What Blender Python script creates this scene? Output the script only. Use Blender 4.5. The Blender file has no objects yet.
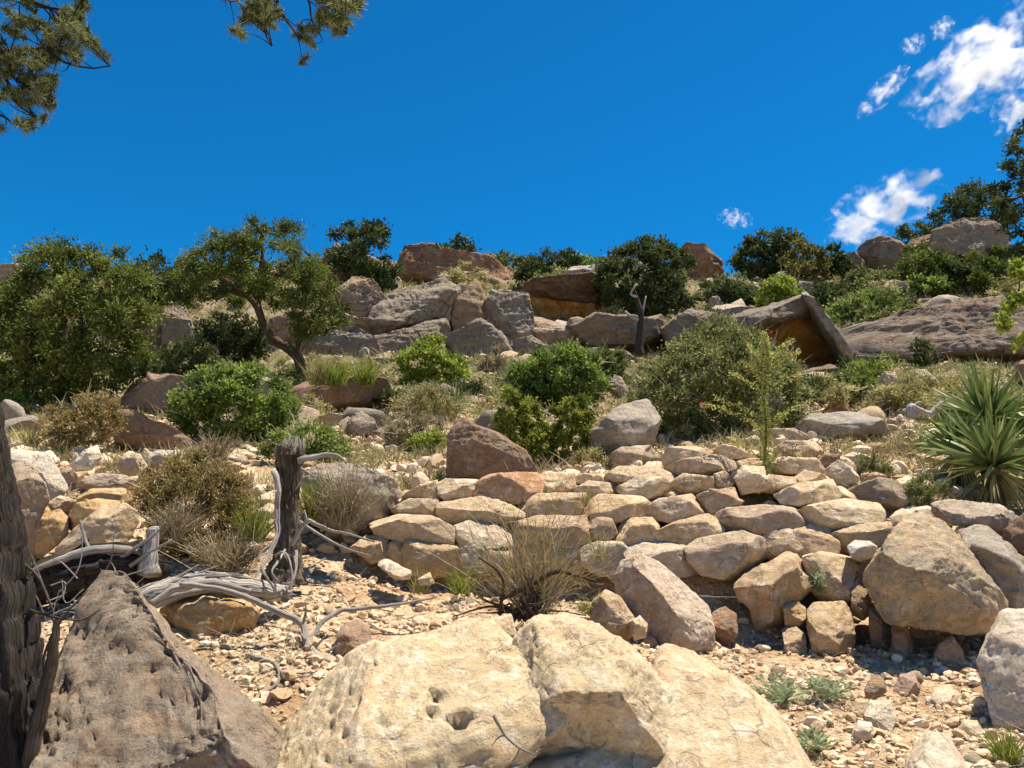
import bpy, bmesh, math, random
import numpy as np
from math import radians as R
S = bpy.context.scene
COL = S.collection
rng = np.random.default_rng(7)
random.seed(7)

# ------------------------------------------------------------------ camera
F = 773.0; PITCH = R(10.0); EYE = np.array([0.0, 0.0, 1.6])
cp, sp = math.cos(PITCH), math.sin(PITCH)
FW = np.array([0, cp, sp]); UP = np.array([0, -sp, cp]); RT = np.array([1.0, 0, 0])
cam = bpy.data.cameras.new('camera'); co = bpy.data.objects.new('camera', cam); COL.objects.link(co)
cam.sensor_width = 36; cam.lens = F * 36 / 1024; cam.clip_end = 6000; cam.clip_start = .05
co.location = EYE; co.rotation_euler = (R(90) + PITCH, 0, 0); S.camera = co

def ray(px, py):
    return FW + RT * ((px - 512) / F) + UP * ((384 - py) / F)
def at(px, py, Y):
    d = ray(px, py); return EYE + d * (Y / d[1])

# ------------------------------------------------------------------ noise
_p = np.random.default_rng(3).permutation(512).astype(np.int64)
_g = np.random.default_rng(4).normal(size=(512, 3)); _g /= np.linalg.norm(_g, axis=1)[:, None]
def perlin(P):
    P = np.asarray(P, float); I = np.floor(P).astype(np.int64); f = P - I
    w = f * f * f * (f * (f * 6 - 15) + 10); out = 0
    for i in (0, 1):
        for j in (0, 1):
            for k in (0, 1):
                h = _p[(_p[(_p[(I[:, 0] + i) & 511] + I[:, 1] + j) & 511] + I[:, 2] + k) & 511]
                g = _g[h]
                d = g[:, 0] * (f[:, 0] - i) + g[:, 1] * (f[:, 1] - j) + g[:, 2] * (f[:, 2] - k)
                wx = w[:, 0] if i else 1 - w[:, 0]; wy = w[:, 1] if j else 1 - w[:, 1]; wz = w[:, 2] if k else 1 - w[:, 2]
                out = out + d * wx * wy * wz
    return out * 1.6
def fbm(P, o=4, ridge=False):
    a, s, t = 1.0, 0, 0; P = np.asarray(P, float)
    for i in range(o):
        n = perlin(P * (2.03 ** i) + i * 17.3)
        s = s + a * ((1 - 2 * np.abs(n)) if ridge else n); t += a; a *= .5
    return s / t
def sstep(a, b, x):
    t = np.clip((x - a) / (b - a), 0, 1); return t * t * (3 - 2 * t)

# ------------------------------------------------------------------ terrain height
TY = [2.2, 3, 4, 5, 5.4, 5.75, 6.0, 6.5, 8, 10, 13, 17, 21, 26, 29, 34, 42, 50]
TX = [-150, 0, 150, 300, 450, 600, 750, 900, 1024, 1200]
TP = [[930]*10,
 [800, 800, 800, 800, 805, 805, 790, 768, 768, 768],
 [620, 620, 625, 640, 668, 676, 690, 700, 690, 690],
 [570, 572, 575, 582, 606, 615, 645, 640, 640, 640],
 [548, 550, 558, 562, 592, 600, 606, 612, 600, 600],
 [530, 532, 540, 545, 525, 528, 540, 575, 560, 545],
 [522, 524, 530, 532, 494, 493, 500, 530, 520, 515],
 [500, 500, 508, 508, 484, 478, 472, 498, 500, 500],
 [458, 458, 466, 468, 462, 455, 440, 455, 478, 478],
 [438, 438, 445, 442, 440, 430, 420, 428, 450, 450],
 [418, 416, 424, 418, 415, 410, 402, 402, 425, 425],
 [400, 398, 402, 392, 390, 386, 382, 382, 398, 398],
 [390, 388, 386, 376, 372, 373, 370, 370, 374, 374],
 [375, 372, 365, 356, 360, 362, 356, 364, 362, 362],
 [355, 345, 335, 322, 322, 328, 332, 326, 322, 322],
 [330, 322, 310, 300, 297, 302, 311, 306, 300, 295],
 [305, 297, 285, 278, 278, 280, 288, 282, 272, 265],
 [295, 287, 278, 268, 268, 270, 278, 254, 240, 228]]
TZ = np.array([[at(x, p, y)[2] for x, p in zip(TX, row)] for y, row in zip(TY, TP)])
TU = np.array([(x - 512) / F / cp for x in TX]); LY = np.log(TY)
def H(x, y):
    x = np.atleast_1d(np.asarray(x, float)); y = np.atleast_1d(np.asarray(y, float))
    th = np.arctan2(x, y); r = np.hypot(x, y)
    yy = np.clip(np.maximum(y, r * .35), 2.2, 50); u = np.clip(x / np.maximum(yy, .3), TU[0], TU[-1])
    ly = np.log(yy)
    i = np.clip(np.searchsorted(LY, ly) - 1, 0, len(LY) - 2); j = np.clip(np.searchsorted(TU, u) - 1, 0, len(TU) - 2)
    a = (ly - LY[i]) / (LY[i + 1] - LY[i]); b = (u - TU[j]) / (TU[j + 1] - TU[j]); b = b * b * (3 - 2 * b)
    z = (TZ[i, j] * (1 - b) + TZ[i, j + 1] * b) * (1 - a) + (TZ[i + 1, j] * (1 - b) + TZ[i + 1, j + 1] * b) * a
    z = z - np.clip(2.2 - y, 0, 2.2) * .32
    z = z - np.clip(r - 54, 0, 600) * .08
    base = 0.1 + np.clip(y, -90, 40) * .35 - np.clip(np.abs(x) - 60, 0, 400) * .05
    w = sstep(R(50), R(85), np.abs(th)) * sstep(1, 4, r)
    z = z * (1 - w) + base * w
    P = np.stack([x, y, np.zeros_like(x)], 1); far = sstep(9, 26, r)
    z = z + .035 * fbm(P * 2.6, 4) * sstep(1.5, 3, r) + far * (.32 * fbm(P * .33, 4) + .35 * fbm(P * .9 + 5, 3, True) - .1)
    z = z + (1 - far) * .016 * fbm(P * 13, 3)
    return z
_ys = np.geomspace(2.0, 52, 1500)
def ground(px, py):
    d = ray(px, py); t = _ys / d[1]; X = d[0] * t; Z = EYE[2] + d[2] * t
    h = H(X, _ys); k = np.nonzero(h >= Z)[0]
    n = k[0] if len(k) else int(np.argmin(np.where(_ys > 25, Z - h, 1e9)))
    return np.array([X[n], _ys[n], h[n]])

# ------------------------------------------------------------------ object helpers
def mesh_obj(name, V, Fc, mat, parent=None, origin=None, smooth=True, tone=None, uv=None):
    V = np.asarray(V, float)
    if origin is None:
        origin = np.array([V[:, 0].mean(), V[:, 1].mean(), V[:, 2].min()]) if parent is None else np.zeros(3)
    me = bpy.data.meshes.new(name); n = len(V)
    me.vertices.add(n); me.vertices.foreach_set('co', (V - origin).astype(np.float32).ravel())
    if isinstance(Fc, np.ndarray):
        k = Fc.shape[1]; m = len(Fc); me.loops.add(m * k); me.loops.foreach_set('vertex_index', Fc.astype(np.int32).ravel())
        me.polygons.add(m); me.polygons.foreach_set('loop_start', np.arange(0, m * k, k, dtype=np.int32))
        me.polygons.foreach_set('loop_total', np.full(m, k, dtype=np.int32))
    else:
        ln = np.array([len(f) for f in Fc], dtype=np.int32); idx = np.concatenate([np.asarray(f) for f in Fc]).astype(np.int32)
        me.loops.add(len(idx)); me.loops.foreach_set('vertex_index', idx); me.polygons.add(len(ln))
        me.polygons.foreach_set('loop_start', np.concatenate([[0], np.cumsum(ln)[:-1]]).astype(np.int32)); me.polygons.foreach_set('loop_total', ln)
        m = len(ln)
    me.polygons.foreach_set('use_smooth', np.full(m, smooth)); me.update(calc_edges=True)
    if tone is not None:
        at_ = me.attributes.new('tone', 'FLOAT', 'POINT'); at_.data.foreach_set('value', np.asarray(tone, np.float32))
    if uv is not None:
        ul = me.uv_layers.new(name='UVMap'); li = np.zeros(len(me.loops), np.int32); me.loops.foreach_get('vertex_index', li)
        ul.data.foreach_set('uv', uv[li].astype(np.float32).ravel())
    me.materials.append(mat)
    o = bpy.data.objects.new(name, me); COL.objects.link(o)
    if parent is not None: o.parent = parent
    o.location = origin
    return o
def tag(o, label=None, cat=None, group=None, kind=None):
    if label: o['label'] = label
    if cat: o['category'] = cat
    if group: o['group'] = group
    if kind: o['kind'] = kind
    return o
def thing(name, loc, label, cat, group=None):
    o = bpy.data.objects.new(name, None); COL.objects.link(o); o.location = loc; o.empty_display_size = .1
    return tag(o, label, cat, group)
def child(name, V, Fc, mat, root, **k):
    L = np.array(root.location); o = mesh_obj(name, np.asarray(V) - L, Fc, mat, root, origin=np.zeros(3), **k); return o

# ------------------------------------------------------------------ materials
class N:
    def __init__(s, name):
        s.m = bpy.data.materials.new(name); s.m.use_nodes = True; s.t = s.m.node_tree; s.t.nodes.clear()
        s.out = s.t.nodes.new('ShaderNodeOutputMaterial')
    def n(s, ty, ins={}, **at_):
        nd = s.t.nodes.new('ShaderNode' + ty)
        for k, v in at_.items(): setattr(nd, k, v)
        for k, v in ins.items():
            if isinstance(v, bpy.types.NodeSocket): s.t.links.new(v, nd.inputs[k])
            else: nd.inputs[k].default_value = v
        return nd
    def noise(s, vec, scale, detail=6, rough=.55, dist=0.):
        return s.n('TexNoise', {'Vector': vec, 'Scale': scale, 'Detail': detail, 'Roughness': rough, 'Distortion': dist}).outputs[0]
    def rng(s, v, a, b, c=0., d=1.):
        return s.n('MapRange', {0: v, 1: a, 2: b, 3: c, 4: d}).outputs[0]
    def mix(s, f, a, b, mode='MIX'):
        nd = s.t.nodes.new('ShaderNodeMix'); nd.data_type = 'RGBA'; nd.blend_type = mode
        for k, v in ((0, f), (6, a), (7, b)):
            if isinstance(v, bpy.types.NodeSocket): s.t.links.new(v, nd.inputs[k])
            else: nd.inputs[k].default_value = v if k == 0 or len(v) == 4 else (*v, 1)
        return nd.outputs[2]
    def math(s, op, a, b=0.):
        return s.n('Math', {0: a, 1: b}, operation=op).outputs[0]
    def bump(s, h, st, dist, nrm=None):
        i = {'Height': h, 'Strength': st, 'Distance': dist}
        if nrm: i['Normal'] = nrm
        return s.n('Bump', i).outputs[0]
    def bsdf(s, col, rough=.9, nrm=None, **k):
        i = {'Base Color': col, 'Roughness': rough, 'Specular IOR Level': k.get('spec', .2)}
        if nrm: i['Normal'] = nrm
        return s.n('BsdfPrincipled', i).outputs[0]
    def end(s, sh): s.t.links.new(sh, s.out.inputs[0]); return s.m

def rock_material(name, k=1.0, stripes=.35, ck=.35):
    """k: metres-to-texture factor; object colour = stone colour, object alpha = how much grey lichen and patina it carries"""
    q = N(name); oi = q.n('ObjectInfo'); tc = q.n('TexCoord')
    off = q.n('VectorMath', {0: tc.outputs['Object'], 1: q.n('CombineXYZ', {0: q.math('MULTIPLY', oi.outputs['Random'], 53.), 1: q.math('MULTIPLY', oi.outputs['Random'], 91.)}).outputs[0]}, operation='ADD').outputs[0]
    v = q.n('VectorMath', {0: off, 3: k}, operation='SCALE').outputs[0]
    base = oi.outputs['Color']
    big = q.noise(v, 1.3, 4, .6, .4); mid = q.noise(v, 7, 8, .68); fine = q.noise(v, 46, 7, .72)
    stv = q.n('Mapping', {'Vector': v, 'Rotation': (.12, .2, 0), 'Scale': (1., 1., 9.)}).outputs[0]
    strat = q.noise(stv, 1.8, 6, .62, .6)
    hs = q.n('HueSaturation', {'Hue': .488, 'Saturation': 1.18, 'Value': .97, 'Color': base}).outputs[0]
    col = q.mix(q.rng(big, .36, .64), base, hs)
    pale = q.n('HueSaturation', {'Saturation': .62, 'Value': 1.32, 'Color': base}).outputs[0]
    col = q.mix(q.rng(mid, .48, .66, 0, .9), col, pale)
    col = q.mix(q.rng(strat, .4, .68, 0, stripes), col, q.mix(1, base, (.72, .60, .50), 'MULTIPLY'))
    # grey lichen / patina
    lich = q.math('MULTIPLY', q.rng(q.noise(v, 2.6, 9, .72, .3), .40, .56), oi.outputs['Alpha'])
    gre = q.mix(q.rng(fine, .38, .62), (.16, .14, .115), (.52, .46, .38))
    col = q.mix(lich, col, gre)
    spots = q.math('MULTIPLY', q.rng(q.noise(v, 19, 5, .7), .60, .68), q.rng(oi.outputs['Alpha'], 0, .5, .15, .85))
    col = q.mix(spots, col, (.09, .08, .07))
    col = q.mix(q.rng(fine, .42, .68, .0, .5), col, q.mix(1, col, (.60, .55, .5), 'MULTIPLY'))
    vo = q.n('TexVoronoi', {'Vector': q.n('VectorMath', {0: v, 1: q.n('VectorMath', {0: q.n('TexNoise', {'Vector': v, 'Scale': 3., 'Detail': 4.}).outputs[1], 3: .5}, operation='SCALE').outputs[0]}, operation='ADD').outputs[0], 'Scale': 2.1}, feature='DISTANCE_TO_EDGE').outputs[0]
    crack = q.rng(vo, 0, .035)
    crack = q.math('MAXIMUM', crack, q.rng(q.noise(v, 1.7, 2), .42, .50))
    col = q.mix(q.rng(crack, 0, 1, ck, 0), col, (.14, .10, .065))
    pit = q.rng(q.n('TexVoronoi', {'Vector': v, 'Scale': 14.}, feature='F1').outputs[0], .05, .32)
    n1 = q.bump(strat, .55, .05 / k)
    n2 = q.bump(q.rng(q.noise(v, 5.5, 7, .66, .2), .47, .52), .55, .03 / k, q.bump(mid, 1., .07 / k, n1))
    n3 = q.bump(crack, .8, .02 / k, n2)
    n4 = q.bump(pit, .4, .02 / k, n3)
    n5 = q.bump(fine, 1., .022 / k, n4)
    return q.end(q.bsdf(col, .93, n5, spec=.12))
M = {}
M['rock'] = rock_material('limestone', 2.2)
M['cliff'] = rock_material('cliff_limestone', .42, .8, .8)
M['pebble'] = None

def soil():
    q = N('rocky_soil'); tc = q.n('TexCoord').outputs['Object']
    sep = q.n('SeparateXYZ', {0: tc})
    a = q.noise(tc, .6, 6, .6); b = q.noise(tc, 6, 8, .7); c = q.noise(tc, 38, 6, .75)
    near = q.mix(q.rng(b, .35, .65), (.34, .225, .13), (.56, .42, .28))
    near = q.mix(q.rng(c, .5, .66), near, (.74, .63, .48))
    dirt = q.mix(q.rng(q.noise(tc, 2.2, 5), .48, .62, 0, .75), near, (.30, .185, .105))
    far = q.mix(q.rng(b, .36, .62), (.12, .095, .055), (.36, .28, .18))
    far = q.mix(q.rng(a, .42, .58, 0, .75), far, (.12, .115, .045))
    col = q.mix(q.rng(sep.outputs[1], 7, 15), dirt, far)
    vo = q.n('TexVoronoi', {'Vector': tc, 'Scale': 26., 'Randomness': 1.}).outputs[0]
    n1 = q.bump(b, .8, .05); n2 = q.bump(q.rng(vo, .1, .6, 1, 0), .6, .02, n1); n3 = q.bump(c, .8, .012, n2)
    return q.end(q.bsdf(col, .97, n3, spec=.05))
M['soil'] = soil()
def pebbles():
    q = N('pebble_stone'); a = q.n('Attribute', attribute_name='tone').outputs['Fac']; tc = q.n('TexCoord').outputs['Object']
    r = q.n('ValToRGB', {0: a}); cr = r.color_ramp
    cr.elements[0].position = 0; cr.elements[0].color = (.36, .245, .15, 1); cr.elements[1].position = 1; cr.elements[1].color = (.80, .70, .56, 1)
    for p, c in ((.35, (.52, .39, .25, 1)), (.7, (.68, .56, .41, 1))): e = cr.elements.new(p); e.color = c
    col = q.mix(q.rng(q.noise(tc, 40, 5, .7), .35, .65, 0, .5), r.outputs[0], (.40, .28, .18))
    return q.end(q.bsdf(col, .95, q.bump(q.noise(tc, 70, 5, .7), .6, .006), spec=.1))
M['pebble'] = pebbles()
def wood(name, dark, light, sc=(14, 3), bd=.02, patch=None):
    q = N(name); uv = q.n('TexCoord').outputs['UV']; ob = q.n('TexCoord').outputs['Object']
    mp = q.n('Mapping', {'Vector': uv, 'Scale': (sc[0], sc[1], 1)}).outputs[0]
    st = q.noise(mp, 1.0, 8, .7, .5); big = q.noise(ob, 5, 4)
    col = q.mix(q.rng(st, .35, .62), dark, light)
    if patch: col = q.mix(q.rng(big, .45, .62, 0, .8), col, patch)
    return q.end(q.bsdf(col, .85, q.bump(st, 1., bd), spec=.15))
M['bark'] = wood('bark', (.014, .011, .010), (.10, .082, .07), (46, 2.2), .035)
M['barkfar'] = wood('bark_brown', (.045, .028, .018), (.15, .10, .065), (6, 3), .03)
M['dead'] = wood('dead_wood', (.12, .10, .085), (.62, .59, .56), (16, 2.2), .015, (.30, .235, .17))
M['white'] = wood('bleached_wood', (.12, .10, .085), (.66, .61, .55), (22, 3.), .015)
M['stumpm'] = wood('stump_wood', (.045, .032, .024), (.36, .29, .23), (34, 2.), .04, (.10, .075, .05))
M['twig'] = wood('twig', (.13, .10, .075), (.33, .28, .23), (4, 1), .002)
def leaf(name, c0, c1, c2, tr=.3, rough=.55):
    q = N(name); a = q.n('Attribute', attribute_name='tone').outputs['Fac']
    r = q.n('ValToRGB', {0: a}); cr = r.color_ramp
    cr.elements[0].color = (*c0, 1); cr.elements[1].color = (*c2, 1); e = cr.elements.new(.5); e.color = (*c1, 1)
    b = q.bsdf(r.outputs[0], rough, spec=.12)
    t = q.n('BsdfTranslucent', {'Color': r.outputs[0]}).outputs[0]
    return q.end(q.n('MixShader', {0: tr, 1: b, 2: t}).outputs[0])
M['juniper'] = leaf('juniper_foliage', (0.043, 0.064, 0.014), (0.105, 0.141, 0.030), (0.208, 0.244, 0.055))
M['juniperbrown'] = leaf('juniper_foliage_brownish', (0.061, 0.068, 0.017), (0.142, 0.142, 0.037), (0.246, 0.216, 0.068))
M['dark'] = leaf('dark_evergreen_foliage', (0.025, 0.041, 0.015), (0.062, 0.087, 0.029), (0.112, 0.140, 0.047))
M['green'] = leaf('green_bush_leaves', (0.070, 0.113, 0.026), (0.154, 0.231, 0.045), (0.294, 0.385, 0.090), .35)
M['lime'] = leaf('yellow_green_leaves', (0.121, 0.176, 0.020), (0.242, 0.319, 0.044), (0.396, 0.462, 0.099), .4)
M['olive'] = leaf('olive_leaves', (0.086, 0.105, 0.031), (0.185, 0.216, 0.068), (0.333, 0.358, 0.148), .3)
M['dry'] = leaf('dry_twigs', (0.132, 0.099, 0.055), (0.275, 0.220, 0.132), (0.462, 0.396, 0.264), .15)
M['fresh'] = leaf('fresh_juniper_sprigs', (.08, .11, .018), (.18, .22, .035), (.31, .35, .07), .35)
M['stalk'] = leaf('pale_yellow_green_leaves', (.25, .28, .06), (.44, .46, .13), (.62, .60, .27), .35)
M['straw'] = leaf('dry_grass', (0.187, 0.165, 0.055), (0.341, 0.308, 0.121), (0.528, 0.473, 0.242), .3)
M['rust'] = leaf('olive_rust_leaves', (0.15, 0.12, 0.045), (0.28, 0.23, 0.085), (0.42, 0.29, 0.13), .3)
M['grass'] = leaf('green_grass', (0.099, 0.132, 0.022), (0.209, 0.253, 0.044), (0.363, 0.385, 0.099), .35)
M['yucca'] = leaf('yucca_leaves', (0.069, 0.104, 0.030), (0.151, 0.206, 0.062), (0.357, 0.413, 0.165), .2, .4)
M['needle'] = leaf('pine_needles', (.05, .07, .028), (.13, .16, .065), (.28, .31, .16), .3)
M['silver'] = leaf('silvery_leaves', (0.143, 0.187, 0.099), (0.275, 0.341, 0.187), (0.462, 0.528, 0.330), .3)
M['flower'] = leaf('pink_flowers', (0.462, 0.033, 0.066), (0.605, 0.066, 0.121), (0.682, 0.132, 0.176), .3)

# ------------------------------------------------------------------ rocks
def ico(sub):
    bm = bmesh.new(); bmesh.ops.create_icosphere(bm, subdivisions=sub, radius=1)
    V = np.array([v.co[:] for v in bm.verts]); Fc = np.array([[v.index for v in f.verts] for f in bm.faces]); bm.free()
    return V / np.linalg.norm(V, axis=1)[:, None], Fc
ICO = {i: ico(i) for i in (1, 2, 3, 4, 5, 6)}
def norms(V, Fc):
    fn = np.cross(V[Fc[:, 1]] - V[Fc[:, 0]], V[Fc[:, 2]] - V[Fc[:, 0]]); n = np.zeros_like(V)
    for k in range(3): np.add.at(n, Fc[:, k], fn)
    return n / (np.linalg.norm(n, axis=1)[:, None] + 1e-12)
def cut(V, facets):
    for n, fr in facets:
        n = np.array(n, float); n /= np.linalg.norm(n); d = V @ n; off = np.percentile(d, 99.9) * fr
        V = V - n * (np.maximum(d - off, 0) * .96)[:, None]
    return V
def rough(V, Fc, size, g, amt=1.0, strata=.5, grit=1., steps=.3):
    n = norms(V, Fc); P = V / size + g.random(3) * 90
    d = .040 * fbm(P * 1.7, 3) + .030 * fbm(P * 4.2, 4) + .024 * fbm(P * 10, 4)
    led = fbm(P * np.array([.8, .8, 4.5]), 3); d = d + strata * .04 * np.tanh(led * 5)
    chip = fbm(P * 3.3 + 9, 2); d = d - .016 * sstep(.10, .16, chip) - .010 * sstep(.05, .09, fbm(P * 6.5 + 31, 2))
    d = d - .05 * np.clip(fbm(P * 2.9 + 40, 3, True) - .66, 0, 1) * 1.6 * amt
    for sc_, wt in ((np.array([2.1, 2.1, 1.3]), .030), (np.array([1.2, 3.1, 4.]), .020)):
        s = perlin(P * sc_ + 5) * 3.2; fr = s - np.floor(s); d = d + steps * wt * (np.floor(s) + sstep(.84, 1, fr))
    if len(V) > 9000: d = d + grit * (.016 * fbm(P * 24, 3) + .009 * fbm(P * 55, 2) - .02 * sstep(.16, .3, fbm(P * 15 + 3, 3)))
    return V + n * (d * size * amt)[:, None]
def poly_radius(poly, c, th):
    """distance from c to polygon outline along each angle, softened at the corners"""
    e = np.roll(poly, -1, 0) - poly; out = np.zeros(len(th)); dirs = np.stack([np.cos(th), np.sin(th)], 1)
    for p, d in zip(poly - c, e):
        den = dirs[:, 0] * d[1] - dirs[:, 1] * d[0]; den = np.where(np.abs(den) < 1e-9, 1e-9, den)
        t = (p[0] * d[1] - p[1] * d[0]) / den; s = (p[0] * dirs[:, 1] - p[1] * dirs[:, 0]) / den
        ok = (t > 0) & (s >= -1e-6) & (s <= 1 + 1e-6); out = np.where(ok & (t > out), t, out)
    return out
def rock_shape(pts, Y=None, T=None, facets=(), sub=5, seed=0, p=3.2, amt=1., strata=.5, nf=6, tf=.55, dents=(), grit=1., steps=.3, soft=3.):
    g = np.random.default_rng(seed * 31 + 11); pts = np.array(pts, float)
    cxy = (pts.min(0) + pts.max(0)) / 2
    if Y is None:
        b = pts[np.argmax(pts[:, 1])]; Y0 = ground(cxy[0], pts[:, 1].max() - 1)[1]
    w0 = np.ptp(pts[:, 0]) / F; h0 = np.ptp(pts[:, 1]) / F
    if T is None: T = tf * (w0 * .5 + h0 * .5) * (Y if Y is not None else Y0)
    if Y is None: Y = Y0 + T * .75
    W = np.array([at(a, b, Y) for a, b in pts]); C = at(cxy[0], cxy[1], Y)
    poly = np.stack([W[:, 0], W[:, 2]], 1); c2 = np.array([C[0], C[2]])
    # centroid for star-shape
    x, y = poly[:, 0], poly[:, 1]; x1, y1 = np.roll(x, -1), np.roll(y, -1); cr = x * y1 - x1 * y; A = cr.sum() / 2
    c2 = np.array([((x + x1) * cr).sum(), ((y + y1) * cr).sum()]) / (6 * A)
    D, Fc = ICO[sub]; th0 = np.linspace(-np.pi, np.pi, 721); r = poly_radius(poly, c2, th0[:-1]); r[r == 0] = np.median(r)
    ks = np.exp(-.5 * (np.arange(-14, 15) / soft) ** 2); ks /= ks.sum(); r = np.convolve(np.concatenate([r[-14:], r, r[:14]]), ks, 'valid')
    r = np.append(r, r[0]); th = np.arctan2(D[:, 2], D[:, 0]); Rr = np.interp(th, th0, r)
    di = np.hypot(D[:, 0], D[:, 2]); k = 1 / (di ** p + np.abs(D[:, 1]) ** p + 1e-9) ** (1 / p)
    vd = np.array([c2[0], Y, 0.]); vd /= np.linalg.norm(vd)
    inp = (k * di * Rr)
    V = np.stack([inp * np.cos(th), np.zeros(len(th)), inp * np.sin(th)], 1) + vd[None] * (k * D[:, 1] * T)[:, None]
    size = max(T, Rr.mean())
    fl = list(facets)
    for _ in range(nf + 5):
        n = g.normal(size=3); n[1] = -abs(n[1]) - .35; fl.append((n, g.uniform(.76, .92)))
    V = cut(V, fl); V = rough(V, Fc, size, g, amt, strata, grit, steps)
    # stretch the stone so that its outline is the traced one (measured across the axis of the stone)
    B = V - vd[None] * (V[:, 1] / vd[1])[:, None]; ra = np.hypot(B[:, 0], B[:, 2]); ta = np.arctan2(B[:, 2], B[:, 0]); nb = 144 if sub >= 5 else 48
    bi = ((ta + np.pi) / (2 * np.pi) * nb).astype(int) % nb; mx = np.zeros(nb); np.maximum.at(mx, bi, ra); ok_ = mx > .15 * np.median(mx[mx > 0]); mx = np.interp(np.arange(nb), np.nonzero(ok_)[0], mx[ok_], period=nb)
    tc_ = -np.pi + (np.arange(nb) + .5) * 2 * np.pi / nb; ratio = np.clip(np.interp(tc_, th0, r) / mx, .55, 1.8); kk = np.array([1, 2, 3, 2, 1]) / 9.
    ratio = np.convolve(np.concatenate([ratio[-2:], ratio, ratio[:2]]), kk, 'valid')
    sc = np.interp(ta, np.concatenate([[tc_[0] - 2 * np.pi / nb], tc_, [tc_[-1] + 2 * np.pi / nb]]), np.concatenate([[ratio[-1]], ratio, [ratio[0]]]))
    V[:, 0] += B[:, 0] * (sc - 1); V[:, 2] += B[:, 2] * (sc - 1)
    V = V + np.array([c2[0], Y, c2[1]])
    for dx, dy, rr, dep in dents:
        rel = V - EYE; fwd = rel @ FW; X = 512 + F * (rel @ RT) / fwd; Yp = 384 - F * (rel @ UP) / fwd
        q = np.hypot(X - dx, (Yp - dy) * 1.25) / rr; m = (q < 1) & (V[:, 1] < Y + T * .3); dv = ray(dx, dy)
        V[m] += (dv / np.linalg.norm(dv))[None] * (dep * (1 - q[m] ** 2) ** .7)[:, None] + np.array([0, 0, -dep * .5])[None] * (1 - q[m] ** 2)[:, None]
    return V, Fc
CREAM = (.75, .59, .385); OCH = (.66, .47, .24); GREY = (.46, .405, .335); BROWN = (.36, .235, .145); PALE = (.80, .69, .52); RED = (.37, .235, .15); DARK = (.19, .13, .09); TAN = (.64, .50, .335)
TOPF = ((0, -.5, .86), .70)
def rock(name, label, pts, col=CREAM, lich=.25, cat='boulder', group=None, mat='rock', **k):
    V, Fc = rock_shape(pts, **k)
    o = mesh_obj(name, V, Fc, M[mat]); o.color = (*col, lich); return tag(o, label, cat, group)

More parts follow.
